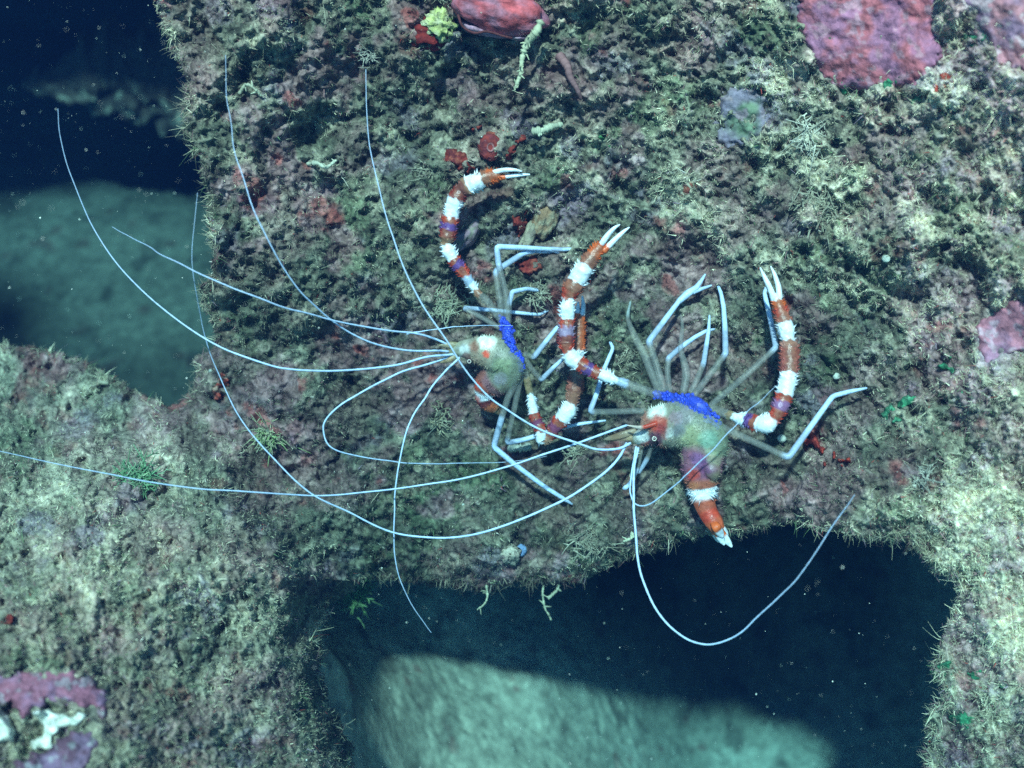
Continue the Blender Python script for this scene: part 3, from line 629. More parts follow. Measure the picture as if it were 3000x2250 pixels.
for i, (u, v, s, lab) in enumerate([
    (2460, 265, 26, 'emerald scrap at the lower left of the large pink crust'), (2615, 245, 30, 'emerald leaf on the lower rim of the large pink crust'),
    (2680, 292, 26, 'emerald leaf below the large pink crust, near its red corner'), (2850, 110, 34, 'emerald film between the two upper right pink crusts'),
    (2765, 1068, 24, 'single emerald leaf left of the smooth rose crust'), (2608, 1215, 30, 'emerald leaves right of the outstretched leg tip'),
    (2660, 1175, 34, 'cluster of emerald leaves up from the outstretched leg tip'), (2820, 1152, 22, 'lone emerald leaf right of the emerald cluster'),
    (2825, 2115, 56, 'large emerald film on the right pillar near the bottom'), (2862, 1965, 42, 'emerald film on the right pillar, middle of three'),
    (2760, 1960, 44, 'emerald film on the rim of the right pillar'), (2960, 2010, 30, 'emerald scrap at the right edge of the pillar'),
    (1770, 420, 26, 'dull green film right of the stubby worm tube')]):
    q_ = [(u + s * .75 * math.cos(k_ * .7) * (1 + .3 * math.sin(k_ * 2.3 + i)), v + s * .6 * math.sin(k_ * .7)) for k_ in range(9)]
    patch('green_alga', q_, lab, 'algae', [(.05, .25, .12), (.10, .30, .17), (.03, .15, .08)] if i < 12 else GN, .024, M_SPONGE, 'emerald algae on the wall', 430 + i, .03, 3, 9, 30, 20)
patch('tunicate', [(2090, 360), (2100, 310), (2130, 260), (2185, 250), (2240, 280), (2262, 330), (2240, 390), (2190, 430), (2130, 435), (2095, 400)], 'flat mauve and green colony with a dark blue hole, upper right wall', 'tunicate',
      [(.20, .17, .22), (.12, .17, .11), (.26, .2, .22)], .035, seed=461, jit=22, edge=24, scale=80)
blob('siphon', 2212, 362, 19, 30, 10, None, None, (.012, .05, .09), (.02, .07, .11), seed=462, rough=.15, parent=bpy.data.objects['tunicate'])
blob('yellow_spot', 2168, 378, 18, 24, 12, None, None, (.34, .36, .10), (.4, .36, .2), seed=463, rough=.3, parent=bpy.data.objects['tunicate'])
for u, v, s, lab in [(617, 1087, 7, 'tiny white shell on the wall edge beside the left gap'), (788, 1262, 9, 'tiny white shell in the cream and yellow green tuft'), (1360, 1480, 8, 'tiny white shell low on the wall under the curving antenna'),
                     (2450, 1102, 11, 'round pale grey shell between the right claw and the outstretched leg'), (2596, 758, 12, 'bright pale bead on the shaggy upper right wall'), (1377, 1012, 6, 'tiny white grain beside the left shrimp\'s head'),
                     (2290, 1285, 13, 'greenish grey bead below the right shrimp\'s elbow'), (906, 1840, 6, 'tiny white grain on the rim of the lower ledge')]:
    blob('shell_bead', u, v, s, s * .9, s, lab, 'shell', (.6, .64, .56), (.45, .5, .42), seed=int(u), rough=.12, sink=.15, group='pale shell grains on the wall', n=16)

# seam of the pink lump
tube(SEAM[0], SEAM[1], np.full(len(SEAM[1]), 3.5 / 750), (.10, .03, .03), 6)
SEAM[0].build('seam', M_SPONGE, lump)

# ------------------------------------------------------------------ the two banded shrimps
WHITE = (.80, .86, .92, 1); RED = (.52, .060, .028, 1); DKRED = (.26, .036, .026, 1); ORANGE = (.70, .13, .03, 1); PURPLE = (.13, .06, .22, 1)
GLASS = (.34, .34, .31, .24); MILK = (.46, .56, .72, .72); PALEB = (.55, .70, .92, 1); BLUE = (.05, .10, .70, .55); TAN = (.34, .28, .15, .75)

def to3(pts):
    """rows u, v, lift above the rock (10 cm units) -> world"""
    a = np.array(pts, float)
    return P(a[:, 0], a[:, 1], plane(a[:, 0], a[:, 1]) - a[:, 2])
PX = 1 / 785.0

def limb(acc, rows, n=40, sides=8, smooth=False, blur=.12, flat=1.0, jit=0, seed=0):
    """rows: u, v, lift, radius px, colour at and after this joint"""
    p3 = to3([r[:3] for r in rows]); rad = np.array([r[3] for r in rows], float) * PX
    q = np.concatenate([p3, rad[:, None]], 1)
    c, t = (catmull(q, n) if smooth else linear(q, n))
    cols = np.array([r[4] for r in rows], float); i = np.clip(np.floor(t + 1e-6).astype(int), 0, len(rows) - 1); f = t - i
    nxt = np.clip(i + 1, 0, len(rows) - 1)
    k = sstep(1 - blur, 1.0, f)[:, None]
    cc = cols[i] * (1 - k) + cols[nxt] * k
    if not smooth:                                   # round the kinks a little
        for _ in range(2 if n < 100 else 7): c[1:-1, :3] = .5 * c[1:-1, :3] + .25 * (c[:-2, :3] + c[2:, :3])
    fr = tube(acc, c[:, :3], np.clip(c[:, 3], .0008, 1), cc, sides, flat, True, jit, seed)
    return c, cc, fr

def spiny(acc, c, cc, fr, dens, ln, r, g, lean=.55, only=None):
    """thorns along a limb, pointing out and forwards"""
    t, a, b = fr
    L_ = np.linalg.norm(np.diff(c[:, :3], axis=0), axis=1); cum = np.concatenate([[0], np.cumsum(L_)])
    m = int(cum[-1] * dens)
    for s in np.linspace(0, cum[-1], m):
        i = min(len(c) - 1, int(np.searchsorted(cum, s)))
        if only is not None and not only(cc[i]): continue
        th = g.choice([0, math.pi]) + g.normal() * .5
        d = math.cos(th) * a[i] + math.sin(th) * b[i]
        p = c[i, :3] + d * c[i, 3] * .9
        spine(acc, p, d + t[i] * lean + g.normal(size=3) * .1, ln * PX * g.uniform(.7, 1.2), r * PX, cc[i])

def claw(acc, rows, fingers, g, seed, joints=()):
    rows = [r[:3] + (r[3] * .90 * (.74 if k in joints else 1.06 if (k - 1 in joints or k + 1 in joints) else 1),) + r[4:] for k, r in enumerate(rows)]
    c, cc, fr = limb(acc, rows, 200, 18, False, .25, 1.0, 3, seed)
    spiny(acc, c, cc, fr, 210, 14, 3.6, g, only=lambda k: k[2] > .6 and k[3] > .95)
    spiny(acc, c, cc, fr, 620, 11, 3.0, g, only=lambda k: k[2] <= .6 and k[3] > .95)
    spiny(acc, c, cc, fr, 200, 6, 1.8, g, only=lambda k: k[3] < .95)
    for f in fingers: limb(acc, f, 26, 8, True, .2)

def paint(acc_i0, acc, spots):
    """soft colour spots (u, v, radius, colour, strength) painted on the last built body pieces"""
    for k in range(acc_i0, len(acc.v)):
        V_ = acc.v[k] - CAM; d = V_ @ FWD; u = V_ @ RIGHT / d * FPX + 1500; v = -(V_ @ UP) / d * FPX + 1125
        for (su, sv, sr, col, st) in spots:
            r = np.hypot(u - su, v - sv) + 7 * fbm(u / 12, v / 12, seed=5, n=2)
            w_ = (sstep(sr, sr * .55, r) * st)[:, None]
            acc.c[k] = acc.c[k] * (1 - w_) + np.array(col) * w_
        acc.c[k][:, :3] *= (1 + .38 * fbm(u / 9, v / 9, seed=15, n=3))[:, None]

def fuzz(acc, i0, n, ln, g, box):
    """short bristles over the body pieces built since i0"""
    allv = np.concatenate(acc.v[i0:]); allc = np.concatenate(acc.c[i0:]); cen = allv.mean(0)
    V_ = allv - CAM; d = V_ @ FWD; u = V_ @ RIGHT / d * FPX + 1500; v = -(V_ @ UP) / d * FPX + 1125
    idx = np.nonzero((u > box[0]) & (u < box[2]) & (v > box[1]) & (v < box[3]))[0]
    for i in g.choice(idx, min(n, len(idx)), replace=False):
        near_c = np.array([np.mean(allv[max(0, i - 12):i + 12], 0)])[0]
        dd = allv[i] - near_c; dd = dd / (np.linalg.norm(dd) + 1e-9) + g.normal(size=3) * .35
        spine(acc, allv[i], dd, ln * PX * g.uniform(.4, 1.2), 1.2 * PX, np.clip(allc[i] * 1.08, 0, 1))

def feeler(name, rows, r0, r1, root, label=None, col=(.48, .60, .80, .95), tipa=.55):
    acc = Acc(); p3 = to3(rows); q = np.concatenate([p3, np.linspace(r0 * .74, r1 * .62, len(rows))[:, None] * PX], 1)
    c, t = catmull(q, 140)
    s = np.linspace(0, 1, len(c)); cc = np.tile(np.array(col), (len(c), 1)); cc[:, 3] = lerp1(.95, tipa * .7, sstep(.35, 1.0, s))
    c[:, 3] *= 1 + .10 * np.sin(np.arange(len(c)) * 2.4)
    k_ = np.arange(len(c)) / 9.; c[:, :3] += .0035 * np.stack([vnoise(k_, k_ * 0 + r0 * 9 + j, seed=90 + j) for j in range(3)], 1)
    tube(acc, c[:, :3], c[:, 3], cc, 7)
    o = acc.build(name, M_FEEL, root); 
    if label: o['label'] = label
    return o

def eye(root, u, v, lift, r):
    acc = Acc(); c0 = to3([(u, v, lift)])[0]; g = r * PX
    def ball(c, g, col):
        n = 14; th = np.linspace(0, 2 * math.pi, n, endpoint=False); ph = np.linspace(.05, math.pi - .05, 9); T, H = np.meshgrid(th, ph)
        vv = c + g * (np.sin(H) * np.cos(T))[..., None] * RIGHT + g * (np.sin(H) * np.sin(T))[..., None] * UP - g * np.cos(H)[..., None] * FWD
        i = np.arange(9 * n).reshape(9, n); j = np.roll(i, -1, 1)
        acc.add(vv.reshape(-1, 3), np.stack([i[:-1], i[1:], j[1:], j[:-1]], -1).reshape(-1, 4), col)
    ball(c0, g, (.06, .03, .04, 1))
    th = np.linspace(0, 2 * math.pi, 20); cr = c0 - FWD * g * .82
    tube(acc, cr + (g * .55 * np.cos(th))[:, None] * RIGHT + (g * .55 * np.sin(th))[:, None] * UP, np.full(20, g * .16), (.55, .5, .42, 1), 6, cap=False)
    return acc.build('eye', M_EYE, root)

def leg(acc, pts, r0=10.5, glass=1, sides=8):
    """pts: u, v, lift; the first segment is glassy, the outer ones milky blue"""
    n = len(pts); rows = []
    for i, p in enumerate(pts):
        k = i / (n - 1)
        rows.append((p[0], p[1], p[2], r0 * (1 - .52 * k ** 1.3), GLASS if i < glass else (MILK if i < glass + 1 else PALEB)))
    rows[-1] = rows[-1][:3] + (r0 * .3, PALEB)
    return limb(acc, rows, 44, sides, False, .25)

def shrimp_root(label, u, v):
    e_ = bpy.data.objects.new('banded_shrimp', None); COL.objects.link(e_)
    tag(e_, label, 'shrimp', 'banded shrimps on the reef wall'); e_.empty_display_size = .1
    return e_

# ---- right shrimp
g = np.random.default_rng(901)
S = shrimp_root('red and white banded shrimp on the right with body and both claws in clear view', 2000, 1240)
A = Acc()
BODY = [(1846, 1292, .20, 9, TAN), (1868, 1284, .21, 20, (.5, .5, .42, .9)), (1892, 1274, .22, 32, (.42, .22, .16, .97)), (1925, 1250, .23, 57, (.40, .16, .11, .95)), (1960, 1246, .24, 64, (.36, .35, .27, .78)),
        (2000, 1240, .25, 70, (.34, .36, .27, .52)), (2040, 1252, .25, 70, (.33, .37, .26, .48)), (2068, 1288, .24, 64, (.30, .37, .25, .52)), (2060, 1330, .23, 62, (.28, .12, .16, .93)),
        (2056, 1372, .22, 56, (.27, .10, .15, .97)), (2056, 1408, .21, 46, (.40, .12, .07, 1)), (2058, 1432, .20, 40, WHITE), (2063, 1470, .19, 32, (.45, .10, .05, 1)), (2075, 1502, .18, 28, RED), (2092, 1530, .17, 26, (.52, .10, .04, 1)), (2104, 1552, .16, 20, (.55, .12, .04, 1))]
i0 = len(A.v)
bc, bcc, bfr = limb(A, BODY, 150, 44, True, .5, .85)
# tail fan: four paddles and the pointed middle plate
for (pu, pv, w0, fl) in ((2106, 1588, 12, .10), (2122, 1596, 12, .13), (2144, 1602, 12, .09), (2132, 1572, 15, .07), (2118, 1574, 13, .16)):
    limb(A, [(2086, 1520, .17, 10, ORANGE), (lerp1(2086, pu, .35), lerp1(1520, pv, .4), fl + .05, w0, ORANGE), (lerp1(2086, pu, .62), lerp1(1520, pv, .66), fl + .03, w0, WHITE), (lerp1(2086, pu, .85), lerp1(1520, pv, .86), fl + .01, w0 * .75, WHITE), (pu, pv, fl, 3, WHITE)], 24, 10, True, .3, .35)
# carapace rim plates over the belly segments
for (u_, v_, r_) in ((2030, 1312, 30), (2075, 1330, 32), (2020, 1345, 26), (2085, 1375, 26)):
    limb(A, [(u_ - 12, v_ - 20, .23, r_ * .5, (.34, .30, .2, .8)), (u_, v_, .25, r_, (.32, .2, .17, .85)), (u_ + 8, v_ + 26, .22, r_ * .5, (.3, .12, .13, .9))], 14, 12, True, .5)
paint(i0, A, [(1924, 1206, 36, (.82, .86, .74, 1), .95), (1928, 1210, 20, (.95, .96, .9, 1), .9), (1930, 1240, 34, RED, .85), (1945, 1262, 26, (.36, .05, .05, 1), .8), (1918, 1290, 30, (.14, .05, .10, 1), .85), (1890, 1310, 22, RED, .7),
             (1884, 1278, 22, (.8, .84, .82, 1), .85), (1862, 1252, 18, (.62, .6, .55, .9), .7), (1962, 1268, 18, (.7, .74, .7, 1), .6), (1978, 1225, 24, (.34, .18, .24, .9), .6), (2010, 1215, 34, (.36, .30, .36, .85), .5),
             (2030, 1275, 42, (.42, .44, .22, .75), .6), (2075, 1285, 36, (.20, .42, .32, .75), .6), (1990, 1262, 26, (.2, .2, .3, .7), .5), (2000, 1290, 22, (.5, .5, .3, .8), .4), (2040, 1330, 34, (.26, .08, .12, 1), .6), (2075, 1370, 30, (.16, .05, .14, 1), .8), (2045, 1345, 26, (.2, .1, .3, 1), .5), (2095, 1340, 30, (.36, .4, .24, .8), .6),
             (2030, 1390, 22, RED, .8), (2100, 1400, 22, (.34, .3, .18, .85), .6), (2036, 1425, 16, (.5, .18, .08, 1), .6)])
fuzz(A, i0, 1500, 12, g, (1880, 1150, 2140, 1470))
spiny(A, bc[108:128], bcc[108:128], tuple(q[108:128] for q in bfr), 900, 20, 3, g, .8, only=lambda k: k[0] > .6)
# blue ovary ridge and leg bases
BP = np.array([(1918, 1156, .25, 13), (1945, 1160, .26, 17), (1968, 1165, .28, 18), (1990, 1171, .29, 18), (2012, 1175, .30, 21), (2036, 1182, .31, 27), (2056, 1196, .31, 26), (2074, 1216, .29, 22), (2090, 1232, .27, 18), (2106, 1244, .24, 12)], float)
limb(A, [(q[0], q[1], q[2] - .015, q[3] * .8, BLUE) for q in BP], 40, 12, True)
for q in range(210):
    t_ = g.uniform(0, len(BP) - 1); k_ = int(t_); f_ = t_ - k_; q_ = BP[k_] * (1 - f_) + BP[min(k_ + 1, len(BP) - 1)] * f_
    th_ = g.uniform(0, 6.283); rr_ = q_[3] * math.sqrt(g.random()); du, dv = rr_ * math.cos(th_), rr_ * math.sin(th_); sr = g.uniform(3, 6)
    h_ = q_[2] + .008 * (1 - (rr_ / q_[3]) ** 2); cb = np.array((.06, .14, .98)) * g.uniform(.75, 1.15)
    limb(A, [(q_[0] + du - sr * .7, q_[1] + dv, h_ - .006, sr * .45, BLUE), (q_[0] + du, q_[1] + dv, h_, sr, (*cb, 1 - .75 * (rr_ / q_[3]) ** 2)), (q_[0] + du + sr * .7, q_[1] + dv + 2, h_ - .006, sr * .45, BLUE)], 7, 6, True)
# maxillipeds under the head
limb(A, [(1910, 1310, .18, 7, GLASS), (1895, 1345, .16, 8, MILK), (1872, 1385, .14, 5, MILK)], 20, 7, True)
limb(A, [(1880, 1320, .18, 5, GLASS), (1868, 1375, .16, 5, MILK), (1842, 1420, .14, 6, PALEB), (1833, 1428, .14, 8, PALEB), (1826, 1432, .14, 4, PALEB)], 24, 7, True)
# antenna scales, rostrum
limb(A, [(1862, 1262, .22, 9, (.34, .25, .16, .75)), (1820, 1275, .23, 11, (.30, .20, .12, .6)), (1785, 1284, .23, 7, (.34, .28, .2, .5)), (1768, 1286, .23, 2, TAN)], 22, 8, True, .3, .35)
limb(A, [(1868, 1284, .22, 9, (.40, .28, .16, .75)), (1830, 1284, .22, 8, (.30, .2, .12, .6)), (1795, 1290, .22, 3, TAN)], 20, 8, True, .3, .35)
limb(A, [(1925, 1240, .30, 8, RED), (1880, 1252, .31, 6, (.6, .5, .42, 1)), (1838, 1246, .30, 2, WHITE)], 18, 7, True)
# banded claws (third legs)
claw(A, [(1935, 1158, .26, 13, GLASS), (1880, 1140, .27, 14, GLASS), (1835, 1125, .28, 15, MILK), (1804, 1114, .29, 17, WHITE), (1778, 1104, .29, 18, WHITE), (1757, 1096, .29, 18, RED), (1732, 1085, .29, 20, PURPLE), (1712, 1075, .29, 22, RED), (1698, 1066, .28, 26, WHITE), (1676, 1050, .28, 27, WHITE),
         (1662, 1026, .28, 25, RED), (1658, 1000, .28, 25, (.24, .04, .04, 1)), (1659, 976, .29, 25, (.34, .24, .36, 1)), (1661, 950, .29, 24, RED), (1662, 930, .29, 23, WHITE), (1663, 900, .30, 23, WHITE), (1666, 873, .30, 25, RED), (1676, 846, .30, 30, (.36, .12, .07, 1)), (1690, 822, .30, 31, WHITE), (1706, 795, .31, 30, WHITE),
         (1722, 772, .31, 27, (.36, .13, .08, 1)), (1738, 748, .31, 23, ORANGE), (1756, 724, .31, 18, ORANGE), (1768, 708, .31, 8, ORANGE)],
     [[(1755, 728, .31, 10, ORANGE), (1764, 712, .32, 9, WHITE), (1781, 688, .32, 8, WHITE), (1800, 668, .32, 5.5, WHITE), (1816, 658, .32, 2, WHITE)],
      [(1768, 736, .31, 11, ORANGE), (1784, 720, .31, 9, WHITE), (1806, 698, .31, 8, WHITE), (1828, 678, .31, 5.5, WHITE), (1844, 666, .31, 2, WHITE)]], g, 1, (3, 10, 16))
claw(A, [(2078, 1192, .24, 14, GLASS), (2110, 1206, .25, 14, GLASS), (2138, 1217, .26, 15, TAN), (2152, 1221, .27, 18, WHITE), (2170, 1228, .27, 19, WHITE), (2186, 1232, .27, 20, PURPLE), (2205, 1236, .27, 22, RED), (2222, 1240, .27, 24, WHITE), (2248, 1244, .27, 28, WHITE),
         (2270, 1226, .27, 24, RED), (2284, 1196, .27, 24, (.26, .12, .24, 1)), (2293, 1172, .27, 25, RED), (2299, 1156, .27, 26, WHITE), (2306, 1120, .27, 27, WHITE), (2311, 1090, .27, 28, (.36, .09, .07, 1)), (2313, 1045, .27, 28, (.40, .10, .07, 1)), (2311, 1012, .27, 27, (.44, .2, .15, 1)), (2309, 996, .27, 26, WHITE),
         (2304, 968, .27, 25, WHITE), (2298, 942, .27, 23, (.45, .14, .09, 1)), (2289, 918, .27, 21, RED), (2282, 896, .27, 18, ORANGE), (2276, 876, .27, 14, WHITE), (2272, 862, .27, 8, WHITE)],
     [[(2268, 880, .27, 10, WHITE), (2258, 850, .28, 8.5, WHITE), (2243, 818, .29, 7, WHITE), (2227, 784, .29, 2, WHITE)],
      [(2284, 874, .27, 9, WHITE), (2281, 842, .27, 8, WHITE), (2270, 806, .27, 6, WHITE), (2258, 780, .27, 2, WHITE)]], g, 2, (3, 9, 17))
# walking legs
limb(A, [(1935, 1150, .24, 16, GLASS), (1912, 1095, .22, 15, GLASS), (1887, 1037, .20, 13, GLASS), (1862, 990, .17, 11, GLASS), (1845, 951, .14, 8, GLASS), (1839, 926, .11, 6, (.4, .5, .5, .5)), (1847, 883, .06, 3, (.4, .5, .5, .4))], 44, 8, True)
leg(A, [(1950, 1150, .24), (1925, 1075, .24), (1901, 1000, .22), (1946, 940, .17), (1991, 880, .12), (2030, 850, .09)], 12, 2)
limb(A, [(1988, 884, .12, 9, PALEB), (2015, 860, .10, 12, PALEB), (2040, 843, .08, 9, PALEB), (2055, 822, .05, 6, PALEB), (2066, 804, .02, 3, PALEB)], 24, 8)
limb(A, [(2030, 856, .09, 8, PALEB), (2056, 846, .06, 6, PALEB), (2085, 836, .03, 3, PALEB)], 18, 7)
leg(A, [(1962, 1150, .23), (1955, 1090, .21), (1958, 1050, .20), (1991, 1020, .15), (2036, 988, .11), (2068, 970, .08), (2094, 964, .04)], 10, 2)
limb(A, [(2002, 1152, .24, 12, GLASS), (2010, 1100, .23, 13, GLASS), (2004, 1060, .22, 11, GLASS), (1994, 1020, .2, 8, GLASS), (1999, 956, .13, 6, GLASS), (1995, 921, .08, 3, GLASS)], 40, 8, True)
leg(A, [(2024, 1152, .25), (2045, 1105, .23), (2061, 1066, .20), (2070, 1010, .13), (2076, 970, .09), (2079, 920, .03)], 10, 2)
leg(A, [(2034, 1158, .25), (2080, 1096, .26), (2126, 1036, .24), (2124, 960, .15), (2120, 900, .10), (2112, 858, .06), (2096, 818, .01)], 10.5, 2)
leg(A, [(2082, 1188, .25), (2180, 1104, .26), (2274, 1018, .22), (2258, 940, .15), (2240, 860, .10), (2247, 834, .05), (2256, 808, .01)], 10, 2)
leg(A, [(2100, 1244, .24), (2200, 1290, .25), (2310, 1341, .22), (2372, 1254, .16), (2440, 1160, .10), (2490, 1147, .05), (2539, 1137, .0)], 11, 2)
leg(A, [(1890, 1203, .22), (1800, 1206, .22), (1728, 1206, .20), (1746, 1160, .17), (1768, 1086, .11), (1796, 1020, .06), (1772, 970, .0)], 10, 2)
A.build('body', M_SHRIMP, S)
eye(S, 1916, 1285, .315, 10)
feeler('antenna', [(1846, 1297, .22), (1811, 1313, .26), (1750, 1315, .32), (1690, 1298, .37), (1587, 1262, .42), (1500, 1212, .46), (1410, 1139, .50), (1302, 990, .55), (1193, 814, .55), (1126, 610, .5), (1085, 440, .42), (1073, 320, .36), (1070, 205, .28)], 5.8, 2, S)
feeler('antenna', [(1834, 1248, .22), (1757, 1275, .28), (1686, 1301, .33), (1621, 1325, .38), (1507, 1360, .42), (1350, 1401, .46), (1153, 1434, .5), (936, 1451, .5), (759, 1444, .48), (542, 1424, .46), (312, 1386, .5), (136, 1352, .5), (-60, 1305, .45)], 5.2, 2.2, S)
feeler('antenna', [(1834, 1298, .21), (1811, 1344, .26), (1773, 1387, .3), (1703, 1436, .36), (1621, 1480, .42), (1458, 1545, .5), (1356, 1570, .5), (1261, 1574, .5), (1153, 1557, .5), (1031, 1505, .5), (922, 1451, .5), (814, 1356, .46), (719, 1248, .42), (651, 1126, .4), (597, 963, .36), (570, 827, .3), (563, 719, .25), (576, 565, .2)], 6, 1.8, S, tipa=.4)
feeler('antenna', [(1865, 1306, .21), (1853, 1358, .24), (1846, 1412, .26), (1850, 1452, .27), (1866, 1478, .28), (1905, 1474, .3), (1982, 1415, .34), (2065, 1339, .38), (2151, 1249, .38), (2201, 1195, .34), (2275, 1128, .26)], 4, 2, S, tipa=.5)
feeler('antenna', [(1868, 1312, .21), (1860, 1365, .26), (1857, 1465, .3), (1859, 1531, .32), (1869, 1630, .36), (1886, 1703, .38), (1927, 1789, .4), (2000, 1866, .42), (2068, 1887, .42), (2136, 1871, .42), (2203, 1825, .42), (2271, 1762, .42), (2339, 1690, .4), (2407, 1590, .36), (2470, 1500, .3), (2502, 1450, .22)], 6, 2.4, S)

# ---- left shrimp
g = np.random.default_rng(902)
S = shrimp_root('left banded shrimp, half hidden by the other one\'s claw', 1450, 1040)
A = Acc(); i0 = len(A.v)
BODY = [(1312, 1034, .18, 8, TAN), (1335, 1024, .19, 17, (.36, .36, .26, .8)), (1362, 1022, .20, 28, (.40, .38, .30, .88)), (1395, 1026, .21, 40, (.34, .26, .19, .95)), (1425, 1030, .22, 48, (.36, .33, .24, .8)), (1458, 1040, .22, 56, (.30, .32, .24, .64)),
        (1484, 1060, .22, 56, (.27, .31, .22, .58)), (1480, 1090, .21, 50, (.28, .31, .22, .6)), (1450, 1112, .19, 52, (.25, .12, .13, .93)), (1428, 1130, .18, 42, (.34, .10, .06, 1)), (1420, 1150, .17, 30, WHITE), (1420, 1168, .16, 27, (.14, .03, .03, 1)), (1432, 1186, .15, 22, (.42, .12, .05, 1)), (1450, 1198, .13, 15, (.40, .2, .1, 1))]
bc, bcc, bfr = limb(A, BODY, 150, 40, True, .5, .85)
for (pu, pv, fl) in ((1474, 1212, .08), (1466, 1216, .10), (1478, 1204, .06)):
    limb(A, [(1440, 1190, .14, 8, ORANGE), (lerp1(1440, pu, .5), lerp1(1190, pv, .5), fl + .03, 9, (.4, .26, .15, 1)), (pu, pv, fl, 2, WHITE)], 16, 8, True, .3, .4)
paint(i0, A, [(1424, 1000, 36, (.72, .76, .62, 1), .95), (1412, 996, 18, (.86, .88, .76, 1), .9), (1432, 1008, 16, (.88, .9, .78, 1), .8), (1424, 1036, 15, (.62, .07, .03, 1), .95), (1390, 1015, 22, (.28, .10, .06, 1), .7), (1358, 1026, 22, (.62, .66, .66, 1), .6),
              (1366, 1046, 18, (.16, .06, .05, 1), .8), (1405, 1062, 26, (.3, .2, .14, 1), .6), (1470, 1075, 36, (.34, .40, .22, .7), .6), (1405, 1100, 24, (.26, .09, .06, 1), .7), (1395, 1130, 20, RED, .8), (1465, 1110, 24, (.3, .26, .36, .9), .5), (1396, 1170, 16, RED, .8)])
fuzz(A, i0, 900, 10, g, (1380, 960, 1560, 1200))
spiny(A, bc[100:120], bcc[100:120], tuple(q[100:120] for q in bfr), 900, 14, 2.6, g, .8, only=lambda k: k[0] > .55)
BP = np.array([(1464, 930, .19, 9), (1480, 948, .22, 16), (1486, 968, .24, 22), (1489, 988, .25, 21), (1493, 1006, .26, 13), (1502, 1024, .26, 15), (1512, 1040, .25, 15), (1522, 1054, .24, 13), (1528, 1070, .23, 10), (1527, 1086, .21, 7)], float)
limb(A, [(q[0], q[1], q[2] - .015, q[3] * .8, BLUE) for q in BP], 40, 12, True)
for q in range(160):
    t_ = g.uniform(0, len(BP) - 1); k_ = int(t_); f_ = t_ - k_; q_ = BP[k_] * (1 - f_) + BP[min(k_ + 1, len(BP) - 1)] * f_
    th_ = g.uniform(0, 6.283); rr_ = q_[3] * math.sqrt(g.random()); du, dv = rr_ * math.cos(th_), rr_ * math.sin(th_); sr = g.uniform(3, 6)
    h_ = q_[2] + .008 * (1 - (rr_ / q_[3]) ** 2); cb = np.array((.05, .11, .85)) * g.uniform(.75, 1.15)
    limb(A, [(q_[0] + du - sr * .7, q_[1] + dv, h_ - .006, sr * .45, BLUE), (q_[0] + du, q_[1] + dv, h_, sr, (*cb, 1 - .75 * (rr_ / q_[3]) ** 2)), (q_[0] + du + sr * .7, q_[1] + dv + 2, h_ - .006, sr * .45, BLUE)], 7, 6, True)
limb(A, [(1350, 1030, .19, 6, TAN), (1320, 1052, .2, 8, (.36, .24, .12, .8)), (1290, 1062, .2, 2, TAN)], 16, 8, True, .3, .4)
limb(A, [(1352, 1012, .20, 8, TAN), (1318, 1010, .2, 10, (.34, .27, .16, .7)), (1285, 1012, .2, 2, TAN)], 16, 8, True, .3, .4)
claw(A, [(1480, 955, .20, 12, GLASS), (1452, 915, .21, 13, GLASS), (1425, 878, .22, 13, GLASS), (1404, 864, .22, 13, (.4, .2, .12, .9)), (1392, 848, .22, 15, WHITE), (1376, 826, .22, 16, MILK), (1362, 805, .22, 16, RED), (1346, 782, .22, 19, PURPLE), (1334, 768, .22, 21, RED), (1326, 756, .22, 20, WHITE), (1314, 735, .22, 22, WHITE),
         (1306, 712, .22, 18, (.40, .22, .12, 1)), (1310, 698, .22, 24, DKRED), (1314, 670, .22, 26, PURPLE), (1319, 650, .22, 26, RED), (1322, 636, .22, 24, WHITE), (1327, 604, .22, 25, WHITE), (1336, 580, .22, 27, DKRED), (1350, 560, .22, 31, (.19, .06, .045, 1)), (1368, 548, .22, 32, (.36, .2, .12, 1)), (1376, 542, .22, 31, WHITE),
         (1400, 532, .23, 29, WHITE), (1416, 524, .23, 27, (.30, .11, .06, 1)), (1436, 516, .23, 24, ORANGE), (1456, 513, .23, 19, ORANGE), (1468, 512, .23, 9, ORANGE)],
     [[(1440, 508, .23, 10, ORANGE), (1449, 504, .24, 8, WHITE), (1480, 498, .25, 7, WHITE), (1508, 498, .25, 5, WHITE), (1529, 502, .25, 2, WHITE)],
      [(1448, 522, .23, 11, ORANGE), (1474, 519, .23, 9, ORANGE), (1484, 517, .23, 7, WHITE), (1520, 513, .23, 5.5, WHITE), (1552, 511, .23, 2, WHITE)]], g, 3, (4, 11, 18))
